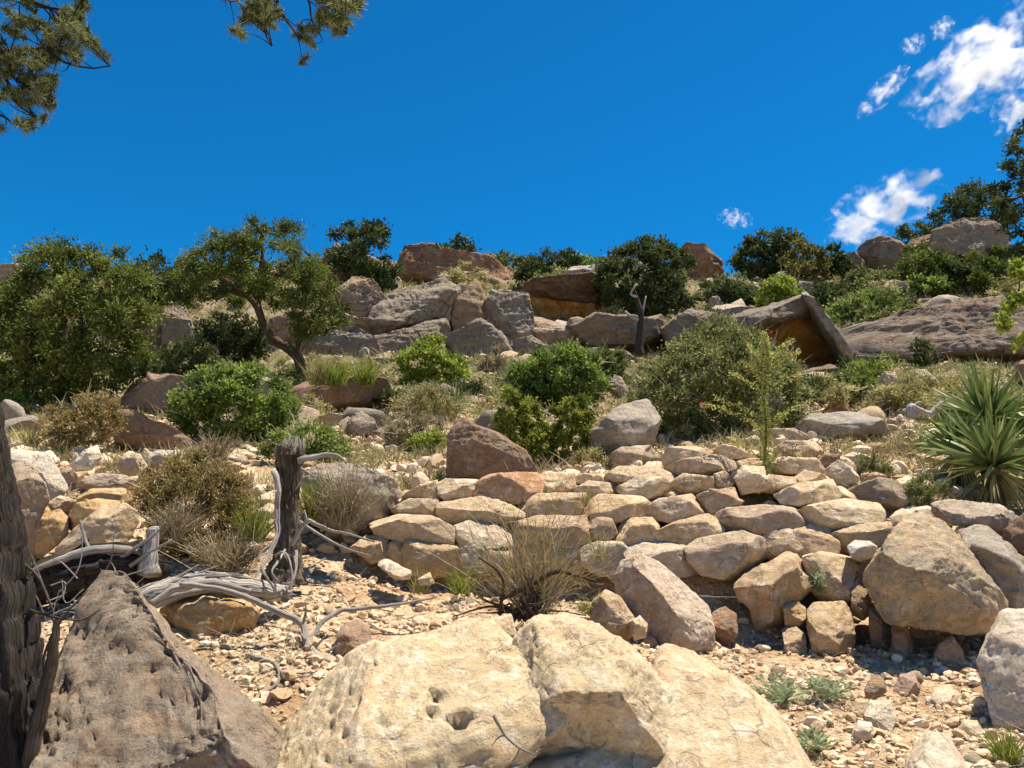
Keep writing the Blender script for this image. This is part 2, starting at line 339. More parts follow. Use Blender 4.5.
# ------------------------------------------------------------------ tubes, blades, leaves
class Tubes:
    def __init__(s): s.V = []; s.Q = []; s.UV = []; s.n = 0
    def add(s, path, rad, sides=8, sub=4, ridge=0., seed=0, flat=1.0, cap=True):
        P = np.array(path, float); rad = np.array(rad, float)
        if len(P) > 2 and sub > 1:   # Catmull-Rom
            Q = np.vstack([2 * P[0] - P[1], P, 2 * P[-1] - P[-2]]); out = []; ro = []
            for i in range(1, len(Q) - 2):
                for t in np.arange(sub) / sub:
                    a, b, c, d = Q[i - 1], Q[i], Q[i + 1], Q[i + 2]
                    out.append(.5 * (2 * b + (c - a) * t + (2 * a - 5 * b + 4 * c - d) * t * t + (3 * b - a - 3 * c + d) * t ** 3))
                    ro.append(rad[i - 1] * (1 - t) + rad[i] * t)
            out.append(P[-1]); ro.append(rad[-1]); P = np.array(out); rad = np.array(ro)
        if len(P) > 6: P[1:-1] += np.stack([perlin(P * 22 + k * 9) for k in (1, 2, 3)], 1)[1:-1] * np.minimum(rad[1:-1] * .5, .006)[:, None]
        m = len(P); T = np.gradient(P, axis=0); T /= np.linalg.norm(T, axis=1)[:, None] + 1e-9
        ref = np.array([.13, -1, .21]) if abs(T[0][1]) < .8 else np.array([1, .1, .2]); a = ref - T * (T @ ref)[:, None]
        a /= np.linalg.norm(a, axis=1)[:, None] + 1e-9; b = np.cross(T, a)
        ang = np.linspace(0, 2 * np.pi, sides, endpoint=False); L = np.concatenate([[0], np.cumsum(np.linalg.norm(np.diff(P, axis=0), axis=1))])
        Rm = np.repeat(rad[:, None], sides, 1)
        if ridge:
            A, LL = np.meshgrid(ang, L); q = np.stack([np.cos(A + LL * 1.2).ravel() * 3.4, np.sin(A + LL * 1.2).ravel() * 3.4, LL.ravel() * 1.5], 1) + seed * 3.7
            Rm = Rm * (1 + ridge * fbm(q, 4).reshape(m, sides) + ridge * .7 * fbm(q * np.array([2.6, 2.6, .3]), 3, True).reshape(m, sides))
        V = P[:, None] + a[:, None] * (np.cos(ang)[None, :, None] * Rm[..., None]) + b[:, None] * (np.sin(ang)[None, :, None] * Rm[..., None] * flat)
        i, j = np.meshgrid(np.arange(m - 1), np.arange(sides), indexing='ij'); j2 = (j + 1) % sides
        Q = np.stack([i * sides + j, i * sides + j2, (i + 1) * sides + j2, (i + 1) * sides + j], -1).reshape(-1, 4) + s.n
        U = np.stack([np.broadcast_to(np.abs(ang / np.pi - 1), (m, sides)), np.repeat(L[:, None], sides, 1)], -1).reshape(-1, 2)
        s.V.append(V.reshape(-1, 3)); s.UV.append(U); s.Q += [Q]; base = s.n; s.n += m * sides
        if cap:
            for e, ringi in ((0, 0), (m - 1, m - 1)):
                s.V.append((P[e] + T[e] * rad[e] * (.35 if e else -.35))[None]); s.UV.append(np.array([[.5, L[e]]]))
                r0 = base + ringi * sides + np.arange(sides); r1 = base + ringi * sides + (np.arange(sides) + 1) % sides
                tri = np.stack([r0, r1, np.full(sides, s.n), np.full(sides, s.n)], 1)
                if e == 0: tri = tri[:, [1, 0, 2, 3]]
                s.Q.append(tri); s.n += 1
    def build(s, name, mat, root=None, **k):
        V = np.concatenate(s.V); Q = np.concatenate(s.Q); UV = np.concatenate(s.UV)
        tri = Q[:, 2] == Q[:, 3]; Fc = [tuple(q[:3]) if t else tuple(q) for q, t in zip(Q.tolist(), tri)]
        if root is None: return mesh_obj(name, V, Fc, mat, uv=UV)
        return child(name, V, Fc, mat, root, uv=UV)
def unit(a): return a / (np.linalg.norm(a, axis=-1, keepdims=True) + 1e-9)
def leaf_quads(P, Dr, L, W, g, bend=0):
    """rhombus leaves at P pointing along Dr"""
    n = len(P); sd = unit(np.cross(Dr, g.normal(size=(n, 3)))); L = L[:, None]; W = W[:, None]
    V = np.stack([P, P + Dr * L * .45 + sd * W, P + Dr * L, P + Dr * L * .45 - sd * W], 1)
    return V.reshape(-1, 3), np.arange(4 * n).reshape(n, 4)
def blades(P, Dr, L, W, g, seg=4, droop=.3, taper=1.0, wob=0.):
    n = len(P); sd = unit(np.cross(Dr, g.normal(size=(n, 3)))); t = np.linspace(0, 1, seg + 1)
    side = g.normal(size=(n, 3)) * wob
    C = P[:, None] + Dr[:, None] * (t[None, :, None] * L[:, None, None]) + (np.array([0, 0, -1.])[None, None] * droop + side[:, None]) * ((t ** 2)[None, :, None] * L[:, None, None])
    w = W[:, None] * np.clip(1 - taper * t[None] ** 2.2, .04, 1)
    V = np.stack([C + sd[:, None] * w[..., None], C - sd[:, None] * w[..., None]], 2).reshape(-1, 3)
    b = (np.arange(n) * (seg + 1) * 2)[:, None]; i = np.arange(seg)[None] * 2
    Q = np.stack([b + i, b + i + 1, b + i + 3, b + i + 2], -1).reshape(-1, 4)
    return V, Q
def tones(g, n, per, lo=.1, hi=.9, grp=None):
    t = g.uniform(lo, hi, n) if grp is None else np.clip(grp + g.normal(size=n) * .16, 0, 1)
    return np.repeat(t, per)
def inpoly(pts, P):
    x, y = P[:, 0], P[:, 1]; c = np.zeros(len(P), bool); n = len(pts)
    for i in range(n):
        x1, y1 = pts[i]; x2, y2 = pts[(i + 1) % n]
        k = ((y1 > y) != (y2 > y)) & (x < (x2 - x1) * (y - y1) / (y2 - y1 + 1e-9) + x1); c ^= k
    return c
def edge_dist(pts, P):
    d = np.full(len(P), 1e9); n = len(pts)
    for i in range(n):
        a = np.array(pts[i], float); b = np.array(pts[(i + 1) % n], float); ab = b - a
        t = np.clip(((P - a) @ ab) / (ab @ ab), 0, 1); d = np.minimum(d, np.linalg.norm(P - (a + t[:, None] * ab), axis=1))
    return d
def clumps(poly, Y, K, g, T=None, shell=.6):
    poly = np.array(poly, float); lo, hi = poly.min(0), poly.max(0); P = g.uniform(lo, hi, (K * 12, 2)); P = P[inpoly(poly, P)][:K]
    e = edge_dist(poly, P); em = np.percentile(e, 97) + 1e-6; q = np.clip(e / em, 0, 1); hw = (hi - lo).min() / 2 * Y / F
    T = T if T is not None else hw * .9
    dep = np.sqrt(1 - (1 - q) ** 2) * T * np.where(g.random(len(P)) < shell, g.uniform(.7, 1, len(P)), g.uniform(0, .7, len(P))) * g.choice([-1, -1, 1], len(P))
    return np.array([at(a, b, Y + d) for (a, b), d in zip(P, dep)]), q
def foliage(C, rad, per, L, W, g, up=.25, flat=.8, sphere=False):
    n = len(C) * per; idx = np.repeat(np.arange(len(C)), per); d = unit(g.normal(size=(n, 3)))
    rr = rad[idx] * np.minimum(np.abs(g.normal(size=n)) * .62 + .08, 1.7); off = d * rr[:, None]; off[:, 2] *= flat
    Dr = unit(d + g.normal(size=(n, 3)) * .55 + np.array([0, 0, up])); V, Q = leaf_quads(C[idx] + off, Dr, L * g.uniform(.6, 1.3, n), W * g.uniform(.7, 1.2, n), g)
    ct = np.clip(g.normal(.5, .30, len(C)), 0, 1)[idx]
    return V, Q, np.repeat(np.clip(ct + g.normal(size=n) * .13, 0, 1), 4)
def limbs(tb, start, C, g, r0, r1, sides=5, start_r=None):
    nodes = [np.array(p) for p in start]; order = np.argsort([min(np.linalg.norm(c - n) for n in nodes) for c in C]); base = nodes[0]
    for i in order:
        c = C[i]; A = np.array(nodes); dist = np.linalg.norm(A - c, axis=1) + .25 * np.maximum(A[:, 2] - c[2], 0) + .1 * np.linalg.norm(A - base, axis=1)
        j = int(np.argmin(dist)); a = A[j]; l = np.linalg.norm(c - a)
        if l < 1e-4: continue
        m1 = a * .6 + c * .4 + g.normal(size=3) * l * .09; m2 = a * .25 + c * .75 + g.normal(size=3) * l * .08
        ra = r0 * (.45 if j < len(start) else .25); tb.add([a, m1, m2, c], [ra, ra * .75, ra * .5, r1], sides, 2, cap=False)
        nodes += [m1, m2, c] if len(nodes) < 240 else [c]
def tree(label, crown, base, mat='dark', trunk=None, K=60, per=60, leafs=(.1, .03), cr=None, bark='barkfar', Y=None, name='juniper_tree', cat='tree', group=None, seed=0, r0=None, T=None, extra=(), shell=.6, up=.25):
    g = np.random.default_rng(seed + 500); b = ground(*base)
    if Y is not None: b = at(base[0], base[1], Y); b[2] = H(b[0], b[1])[0]
    Yb = b[1]; crown = np.array(crown, float); root = thing(name, b, label, cat, group)
    C, q = clumps(crown, Yb, K, g, T, shell); wd = np.ptp(crown[:, 0]) * Yb / F; r0 = r0 or wd * .035
    cr = (cr or .12) * wd; rad = cr * g.uniform(.6, 1.15, len(C))
    tp = [b + [0, 0, -.15]]
    if trunk: tp += [at(x, y, Yb) for x, y in trunk]
    else:
        c = at(*crown.mean(0), Yb); tp += [b * .6 + c * .4 + g.normal(size=3) * wd * .02, c]
    tb = Tubes(); tb.add(tp, np.linspace(r0, r0 * .45, len(tp)), 12, 5, .18, seed)
    st = list(tp[1:])
    for e in extra:
        ep = [at(x, y, Yb + .1) for x, y in e]; tb.add(ep, np.linspace(r0 * .55, r0 * .25, len(ep)), 8, 4, .1, seed + 1); st += ep[1:]
    limbs(tb, st, C, g, r0, r0 * .08)
    tb.build('trunk', M[bark], root)
    V, Q, t = foliage(C, rad, per, leafs[0], leafs[1], g, up)
    child('crown', V, Q, M[mat], root, tone=t, smooth=False)
    return root
def bush(label, crown, base, mat='green', K=40, per=60, leafs=(.06, .022), cr=.13, Y=None, name='bush', cat='bush', group=None, seed=0, T=None, stemmat='barkfar', up=.4, shell=.6):
    g = np.random.default_rng(seed + 900); b = ground(*base) if Y is None else at(base[0], base[1], Y)
    crown = np.array(crown, float); Yb = b[1]; root = thing(name, b, label, cat, group)
    C, q = clumps(crown, Yb + .1, K, g, T, shell); wd = np.ptp(crown[:, 0]) * Yb / F; rad = cr * wd * g.uniform(.6, 1.2, len(C))
    C[:, 2] = np.maximum(C[:, 2], H(C[:, 0], C[:, 1]) + .02)
    tb = Tubes(); limbs(tb, [b + [0, 0, -.03], b + [wd * .04, 0, wd * .05], b + [-wd * .05, 0, wd * .05]], C, g, wd * .03, wd * .003, 4)
    tb.build('stem', M[stemmat], root); V, Q, t = foliage(C, rad, per, leafs[0], leafs[1], g, up)
    child('foliage', V, Q, M[mat], root, tone=t, smooth=False)
    nt_ = max(40, K * 3); ci = g.integers(0, len(C), nt_); dd = unit(unit(C[ci] - b) + g.normal(size=(nt_, 3)) * .4); V, Q = blades(C[ci], dd, rad[ci] * g.uniform(1., 2.3, nt_), np.full(nt_, .0006 * b[1]), g, 3, .1, .7, .3)
    child('twig', V, Q, M['dry'], root, tone=tones(g, nt_, 8, .2, 1), smooth=False)['kind'] = 'stuff'; return root
def tuft(label, base, h, spread, n, mat='straw', w=.004, droop=.25, name='grass_tuft', cat='grass tuft', group=None, seed=0, seg=4, wob=.12, Y=None, part=None, foot=.25, up=1.0, root=None):
    g = np.random.default_rng(seed + 1300); b = (ground(*base) if Y is None else at(base[0], base[1], Y)) if len(base) == 2 else np.array(base)
    Pb = b + np.concatenate([g.normal(size=(n, 2)) * spread * foot, np.full((n, 1), -.01)], 1)
    d = unit(np.concatenate([g.normal(size=(n, 2)) * spread / h, np.full((n, 1), up)], 1))
    V, Q = blades(Pb, d, h * g.uniform(.5, 1.1, n), np.full(n, w) * g.uniform(.6, 1.2, n), g, seg, droop, 1., wob)
    t = tones(g, n, (seg + 1) * 2)
    if root is not None: return child(part or 'blades', V, Q, M[mat], root, tone=t, smooth=False)
    return tag(mesh_obj(name, V, Q, M[mat], tone=t, smooth=False, origin=b), label, cat, group)

# ================================================================== SETTING
def build_ground():
    d = np.concatenate([np.linspace(-180, -52, 60, endpoint=False), np.linspace(-52, -40, 60, endpoint=False), np.linspace(-40, 40, 900, endpoint=False), np.linspace(40, 52, 60, endpoint=False), np.linspace(52, 180, 60, endpoint=False)])
    th = np.radians(d); r = np.concatenate([np.linspace(.05, 1.6, 16, endpoint=False), np.geomspace(1.6, 60, 620, endpoint=False), np.geomspace(60, 4000, 30)])
    A, Rr = np.meshgrid(th, r); X = (np.sin(A) * Rr).ravel(); Y = (np.cos(A) * Rr).ravel(); Z = H(X, Y)
    n = len(th); i, j = np.meshgrid(np.arange(len(r) - 1), np.arange(n), indexing='ij'); j2 = (j + 1) % n
    Q = np.stack([i * n + j, (i + 1) * n + j, (i + 1) * n + j2, i * n + j2], -1).reshape(-1, 4)
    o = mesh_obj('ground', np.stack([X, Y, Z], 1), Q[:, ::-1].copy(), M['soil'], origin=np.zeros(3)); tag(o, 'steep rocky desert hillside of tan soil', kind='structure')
build_ground()

# ================================================================== FOREGROUND BOULDERS
FG = 'large boulders around the foot of the wall'
rock('boulder', 'huge cream boulder with pits and holes, nearest the camera in the middle', [(180, 900), (225, 830), (262, 762), (300, 715), (340, 672), (370, 655), (440, 643), (474, 628), (500, 627), (520, 645), (546, 672), (562, 703), (560, 722), (538, 730), (503, 740), (490, 752), (498, 900)], (.80, .66, .43), .12, group=FG, Y=3.0, T=.62, sub=6, seed=1, dents=[(437, 697, 9, .04), (459, 720, 12, .06), (432, 714, 8, .03), (471, 723, 5, .02), (345, 735, 7, .02), (380, 722, 6, .02), (330, 712, 6, .015), (412, 700, 5, .015)], facets=[((-.1, -.42, .9), .52), ((.05, -1, -.05), .72), ((-.6, -.3, .7), .7)], nf=2, p=5, strata=.25, amt=.5, grit=1.5)
rock('boulder', 'cream boulder with grey lichen patches under the dry bush', [(498, 735), (502, 680), (511, 640), (530, 621), (565, 619), (602, 632), (640, 655), (668, 682), (682, 706), (679, 730), (668, 745), (640, 760), (600, 765), (560, 762), (515, 765)], (.80, .66, .43), .3, group=FG, Y=3.12, T=.45, sub=6, seed=2, facets=[((0, -.5, .87), .62), ((.1, -1, -.1), .75)], nf=1, p=5, amt=.6, strata=.3, grit=1.6)
rock('boulder', 'smooth tan slab dipping to the right beside the lichen patched boulder', [(600, 735), (650, 700), (655, 655), (700, 668), (742, 692), (790, 730), (818, 770), (890, 900), (440, 900), (500, 775), (535, 748)], (.78, .63, .42), .05, group=FG, Y=2.98, T=.52, sub=6, seed=3, facets=[((.2, -.62, .8), .42)], nf=2, amt=.4, strata=.2, grit=1.2)
rock('boulder', 'small wedge of rock behind the huge pitted boulder', [(452, 632), (480, 620), (512, 614), (518, 640), (508, 655), (480, 650)], CREAM, .2, Y=3.9, seed=4)
rock('boulder', 'dark grey rough pointed boulder beside the burnt trunk', [(30, 900), (42, 700), (58, 645), (75, 602), (100, 573), (118, 574), (136, 592), (170, 632), (220, 682), (268, 712), (284, 728), (283, 738), (262, 765), (250, 900)], (.38, .29, .205), .6, group=FG, Y=3.0, T=.5, sub=6, seed=5, facets=[((-.25, -.72, .62), .55), ((.78, -.15, .6), .80), ((.35, -.93, -.05), .78)], nf=0, p=5, amt=.7, strata=.4, grit=2.2, steps=.4)
rock('boulder', 'ochre rounded rock tucked under the bleached log', [(158, 622), (165, 604), (180, 594), (212, 588), (246, 596), (260, 612), (252, 630), (225, 640), (205, 644), (185, 642)], (.60, .42, .215), .05, Y=4.15, T=.25, seed=6)
rock('boulder', 'big rounded boulder with grey weathered top, perched above a hollow', [(862, 580), (866, 566), (880, 548), (893, 528), (905, 514), (920, 511), (945, 521), (963, 540), (980, 562), (1000, 590), (1014, 612), (1008, 622), (990, 634), (950, 631), (912, 625), (886, 623), (873, 602)], (.64, .49, .30), .7, group=FG, Y=4.75, T=.5, sub=6, seed=7, facets=[((-.1, -.62, .78), .66), ((.6, -.5, .62), .8), ((-.1, -.9, -.45), .74)], nf=4, amt=.6, strata=.3)
rock('boulder', 'long grey slab sloping down behind the perched boulder', [(955, 527), (985, 526), (1010, 543), (1030, 560), (1075, 600), (1075, 650), (1015, 616), (985, 585)], (.46, .41, .34), .6, Y=5.1, T=.4, seed=8, facets=[TOPF])
rock('boulder', 'flat topped pale slab below the yucca', [(930, 503), (950, 499), (1000, 504), (1021, 517), (1015, 527), (1003, 545), (985, 534), (965, 528), (945, 522), (932, 513)], (.58, .48, .36), .35, Y=5.55, T=.35, seed=9, facets=[((0, -.5, .86), .6)])
rock('boulder', 'dark brown block at the right edge below the yucca', [(1003, 530), (1025, 514), (1075, 510), (1075, 585), (1030, 572), (1006, 552)], (.26, .17, .11), .1, Y=5.2, T=.3, seed=10)
rock('boulder', 'white capped block at the lower right corner', [(975, 662), (990, 630), (1000, 611), (1024, 610), (1090, 612), (1100, 700), (1090, 790), (1040, 790), (1003, 760), (990, 710)], (.80, .70, .56), .05, group=FG, Y=3.6, T=.45, sub=6, seed=11, facets=[((-.35, -.5, .8), .66), ((-.2, -1, 0), .78)], nf=3, amt=.5, strata=.25)
rock('boulder', 'leaning pale boulder with a bright rough right side, in front of the wall', [(613, 577), (620, 561), (637, 553), (656, 560), (672, 573), (692, 591), (710, 607), (714, 625), (715, 642), (708, 652), (690, 653), (675, 650), (655, 652), (642, 638), (632, 616), (616, 600)], (.63, .51, .39), .12, group=FG, Y=4.75, T=.35, sub=6, seed=12, facets=[((-.55, -.8, .12), .62), ((.55, -.45, .7), .6)], nf=3, amt=.6)
rock('boulder', 'hook shaped ochre boulder jutting below the wall', [(733, 585), (745, 574), (780, 556), (790, 550), (803, 558), (817, 584), (802, 598), (788, 605), (783, 628), (768, 636), (756, 633), (749, 608), (737, 600)], (.62, .47, .29), .12, group=FG, Y=5.15, T=.3, seed=13, facets=[((-.3, -.5, .8), .7), ((0, -1, -.1), .8)])
rock('boulder', 'square ochre block standing in the eroded bank', [(806, 611), (812, 603), (845, 602), (852, 614), (856, 640), (849, 655), (825, 659), (811, 652)], (.61, .46, .28), .05, Y=4.85, T=.22, seed=14, p=3.4, facets=[((0, -.5, .86), .78)])
SMALL = [
 ('small squarish tan stone left of the square ochre block', [(783, 605), (797, 600), (806, 608), (807, 622), (800, 629), (785, 626)], 5.0, OCH),
 ('upright tan stone under the small squarish stone', [(782, 630), (795, 625), (806, 635), (809, 656), (800, 666), (786, 660)], 4.9, TAN),
 ('crumbling tan rock between the hook shaped and perched boulders', [(802, 556), (822, 551), (856, 558), (855, 580), (852, 604), (825, 606), (810, 590)], 5.2, CREAM),
 ('reddish tan stone wedged against the perched boulder', [(850, 590), (858, 576), (869, 588), (873, 610), (863, 620), (850, 614)], 5.05, (.47, .33, .21)),
 ('small white stone on the bank beside the perched boulder', [(847, 546), (855, 540), (870, 541), (878, 547), (873, 557), (860, 562), (851, 557)], 5.1, (.75, .70, .63)),
 ('upright stone propping the left end of the perched boulder', [(891, 618), (905, 618), (914, 643), (915, 662), (906, 673), (896, 671), (892, 645)], 4.75, (.45, .32, .22)),
 ('egg shaped stone in the hollow under the perched boulder', [(931, 657), (939, 642), (952, 635), (963, 650), (966, 664), (956, 677), (940, 677), (932, 667)], 4.6, (.55, .40, .25)),
 ('small rounded stone right of the egg shaped stone', [(957, 672), (966, 665), (977, 670), (976, 681), (964, 685), (957, 680)], 4.4, (.50, .36, .23)),
 ('angular pale stone on the gravel below the hollow', [(924, 707), (934, 691), (950, 687), (963, 699), (967, 710), (950, 721), (930, 716)], 3.95, PALE),
 ('pale stone with a flat top among the lower right gravel', [(864, 713), (869, 703), (890, 702), (897, 715), (892, 732), (877, 735), (867, 724)], 3.6, PALE),
 ('grey tan stone beside the flat topped pale stone', [(848, 712), (856, 700), (870, 701), (868, 715), (860, 724), (849, 722)], 3.65, TAN),
 ('low stone half buried left of the flat topped pale stone', [(852, 733), (858, 722), (872, 724), (876, 736), (864, 743), (854, 741)], 3.4, PALE),
 ('large pale pointed rock at the bottom edge of the gravel', [(890, 800), (912, 757), (930, 737), (946, 741), (966, 765), (985, 800)], 2.95, PALE),
 ('ochre stone beside the white capped block', [(957, 731), (964, 722), (978, 723), (985, 735), (976, 747), (961, 742)], 3.4, CREAM),
 ('dark sided stone on the gravel right of the silvery plants', [(864, 690), (872, 677), (884, 679), (887, 690), (876, 698), (866, 697)], 3.9, (.40, .28, .18)),
 ('pinkish stone in the gravel below the wall bank', [(893, 690), (900, 676), (915, 674), (921, 688), (912, 701), (897, 700)], 4.1, (.50, .38, .30)),
 ('reddish brown stone behind the leaning pale boulder', [(712, 613), (725, 607), (737, 615), (738, 635), (726, 646), (714, 642)], 4.95, (.38, .255, .17)),
 ('brown stone in the shade left of the upright prop stone', [(868, 604), (884, 600), (898, 618), (897, 645), (884, 658), (870, 645)], 4.98, (.46, .33, .21)),
 ('cracked ochre rock left of the leaning pale boulder', [(592, 602), (605, 590), (622, 598), (634, 617), (636, 632), (622, 640), (600, 628), (590, 618)], 4.5, (.60, .45, .28)),
 ('small ochre rock at the foot of the leaning pale boulder', [(628, 622), (640, 616), (648, 625), (646, 637), (634, 640)], 4.3, CREAM),
 ('tan rock on the gravel between the fallen branch and the pitted boulder', [(333, 655), (340, 628), (358, 620), (370, 628), (372, 648), (352, 660)], 4.0, (.50, .36, .25)),
 ('flat pale chip at the foot of the tan rock by the fallen branch', [(350, 651), (362, 645), (376, 646), (374, 655), (356, 659)], 3.85, PALE),
 ('flat cream stone fallen from the left end of the wall', [(376, 563), (386, 559), (412, 571), (411, 580), (394, 580)], 5.0, PALE),
 ('small wedge stone on the gravel under the left end of the wall', [(417, 579), (430, 572), (435, 584), (420, 586)], 5.0, CREAM)]
for i, (l, p, y, c) in enumerate(SMALL):
    rock('stone', l, p, c, .1, cat='stone', Y=y, seed=30 + i, sub=5 if i < 21 else 4, facets=[((random.uniform(-.3, .3), -.55, .8), .75)], p=4, amt=.6, tf=.75)
LEFT = [
 ('tall grey tan rock just right of the burnt trunk', [(5, 470), (20, 460), (34, 468), (46, 484), (50, 500), (40, 520), (38, 560), (25, 575), (8, 560)], 5.3, (.48, .38, .26), .5),
 ('large white faced rock at the left edge above the burnt trunk', [(2, 455), (15, 447), (45, 451), (58, 468), (68, 488), (58, 503), (44, 505), (20, 480)], 5.9, (.70, .62, .50), .1),
 ('long ochre rock slanting up above the dark log', [(52, 552), (75, 528), (98, 508), (124, 502), (137, 510), (139, 523), (128, 542), (95, 552), (62, 562)], 5.0, (.64, .50, .31), .08),
 ('ochre rock with a flat top behind the long slanting rock', [(64, 522), (76, 503), (98, 498), (126, 501), (118, 515), (90, 530), (72, 533)], 5.3, OCH, .05),
 ('blocky ochre rock left of the long slanting rock', [(34, 548), (42, 514), (60, 508), (69, 518), (68, 535), (50, 552), (38, 560)], 5.25, (.58, .41, .22), .05),
 ('wide yellowish rock above the long slanting rock', [(72, 500), (92, 488), (125, 488), (142, 500), (130, 508), (98, 506)], 5.7, (.64, .48, .26), .05),
 ('small tan rock beside the white faced rock', [(46, 503), (60, 495), (77, 500), (73, 511), (52, 512)], 5.6, TAN, .1),
 ('flat pale rock lying below the broken stones', [(72, 487), (92, 473), (125, 475), (142, 485), (132, 492), (100, 492)], 6.2, (.56, .45, .33), .2),
 ('upright pale rock under the straw coloured shrub', [(70, 466), (84, 450), (98, 444), (102, 458), (92, 470), (75, 472)], 7.0, PALE, .1),
 ('cracked tan rock beside a dark gap in the broken stones', [(116, 467), (124, 453), (140, 454), (148, 466), (141, 476), (124, 476)], 6.8, TAN, .3),
 ('broad pale rock beneath the overhanging brown boulder', [(143, 462), (155, 450), (175, 450), (188, 460), (180, 474), (152, 476)], 7.2, (.60, .49, .37), .2),
 ('small round brown rock in the broken stones', [(56, 476), (64, 467), (74, 470), (73, 482), (62, 485)], 6.5, (.47, .36, .25), .1)]
for i, (l, p, y, c, a) in enumerate(LEFT):
    rock('rock', l, p, c, a, cat='rock', group='broken rocks on the left above the dark log', Y=y, seed=70 + i, facets=[((random.uniform(-.4, .4), -.5, .8), .72)], p=4, amt=.6)
MID = [
 ('brown boulder with an overhanging lip above the rusty shrub', [(112, 424), (119, 407), (136, 413), (175, 430), (200, 444), (207, 456), (180, 455), (160, 455), (138, 452), (115, 444)], BROWN, .35, {'facets': [((0, -.9, -.45), .6)]}),
 ('dark brown rock in the shade of the big juniper', [(118, 404), (130, 384), (150, 374), (180, 377), (199, 385), (192, 398), (175, 412), (148, 416), (122, 410)], (.30, .21, .14), .4, {}),
 ('long reddish brown ledge block below the leaning pine', [(276, 392), (300, 384), (345, 379), (385, 379), (394, 392), (386, 406), (375, 415), (340, 416), (295, 416), (283, 404)], (.33, .20, .125), .2, {'p': 3.6, 'facets': [((.1, -1, -.1), .7)]}),
 ('small pale grey rock under the reddish ledge block', [(343, 432), (350, 418), (362, 411), (375, 420), (379, 432), (360, 439)], (.42, .34, .26), .4, {}),
 ('ochre ledge stone under the reddish ledge block', [(308, 420), (330, 413), (348, 416), (349, 430), (330, 432), (312, 428)], OCH, 0, {}),
 ('large grey boulder with a bright cream edge right of the stump', [(300, 478), (318, 462), (350, 463), (385, 474), (398, 480), (407, 500), (392, 513), (378, 522), (360, 534), (325, 536), (305, 510)], (.50, .42, .33), .7, {'Y': 5.9, 'sub': 6, 'facets': [((-.2, -.75, .63), .6), ((.85, -.45, -.1), .75)]}),
 ('dark brown block with a rounded edge on top of the wall', [(446, 480), (447, 440), (454, 418), (463, 417), (480, 425), (502, 433), (526, 450), (540, 474), (515, 482), (465, 482)], (.29, .19, .12), .35, {'Y': 6.5, 'sub': 6, 'p': 3.2, 'facets': [((.1, -1, -.12), .72), ((.45, -.2, .85), .8)]}),
 ('grey sloping bedrock slab between the two green bushes', [(585, 445), (602, 422), (622, 405), (648, 396), (662, 420), (650, 452), (615, 466), (590, 462)], GREY, .6, {'facets': [((.1, -.6, .8), .6)]}),
 ('layered cream ledge under the grey sloping slab', [(600, 462), (620, 448), (650, 445), (665, 458), (640, 470), (610, 472)], (.56, .44, .30), .2, {}),
 ('grey striped rock behind the green shrubs on the wall', [(577, 440), (590, 434), (603, 440), (606, 452), (590, 456), (578, 450)], (.42, .37, .32), .6, {}),
 ('pointed pale rock above the sloping slab', [(609, 392), (614, 374), (622, 378), (629, 392), (622, 400)], (.55, .43, .32), .2, {}),
 ('broad grey rough rock on the slope above the terrace', [(785, 441), (798, 425), (812, 415), (850, 411), (882, 420), (893, 432), (850, 441), (805, 444)], (.44, .40, .35), .6, {'facets': [((0, -.6, .8), .62)]}),
 ('dark topped rounded boulder at the right end of the terrace', [(836, 495), (858, 485), (878, 477), (898, 480), (910, 500), (902, 513), (880, 513), (865, 506), (840, 503)], (.42, .31, .20), .75, {'Y': 6.35}),
 ('flat cream slab at the back of the terrace behind the tall stalk', [(738, 440), (755, 430), (795, 429), (812, 438), (790, 446), (765, 448)], (.63, .50, .33), .1, {}),
 ('cream slab in front of the broad grey rough rock', [(768, 452), (785, 441), (815, 441), (824, 450), (815, 459), (785, 460)], CREAM, .1, {}),
 ('small brown block beside the terrace slabs', [(815, 462), (825, 453), (840, 454), (840, 467), (826, 471)], (.42, .28, .17), .1, {}),
 ('flat ochre stone on the slope left of the yucca', [(860, 450), (868, 443), (882, 443), (891, 450), (882, 455), (866, 455)], OCH, .05, {}),
 ('pale slab below the flat ochre stone', [(838, 460), (852, 452), (872, 456), (876, 464), (858, 470), (842, 468)], PALE, .2, {}),
 ('pale block beside the small olive shrubs on the terrace', [(820, 473), (838, 460), (852, 467), (860, 478), (855, 488), (836, 491), (822, 484)], PALE, .2, {'Y': 6.6}),
 ('grey pointed stone beyond the large olive bush', [(832, 384), (840, 374), (848, 377), (852, 386), (842, 390)], GREY, .4, {}),
 ('reddish brown rock under a straw coloured tuft', [(822, 412), (832, 402), (848, 403), (853, 412), (840, 418), (826, 417)], (.27, .15, .09), .1, {}),
 ('pale rock pile stone above the grey forked branch', [(895, 384), (908, 371), (925, 370), (938, 380), (945, 392), (920, 398), (898, 396)], (.50, .40, .30), .3, {}),
 ('tan rock left of the pale rock pile stone', [(876, 382), (884, 372), (896, 373), (898, 384), (886, 390)], TAN, .2, {}),
 ('brown rock above the stubby stones right of the yucca', [(1012, 372), (1022, 360), (1040, 362), (1040, 380), (1020, 384)], BROWN, .3, {})]
for i, (l, p, c, a, k) in enumerate(MID):
    kk = dict(seed=100 + i, p=4, steps=.5, amt=.65); kk.update(k); rock('rock', l, p, c, a, cat='rock', **kk)

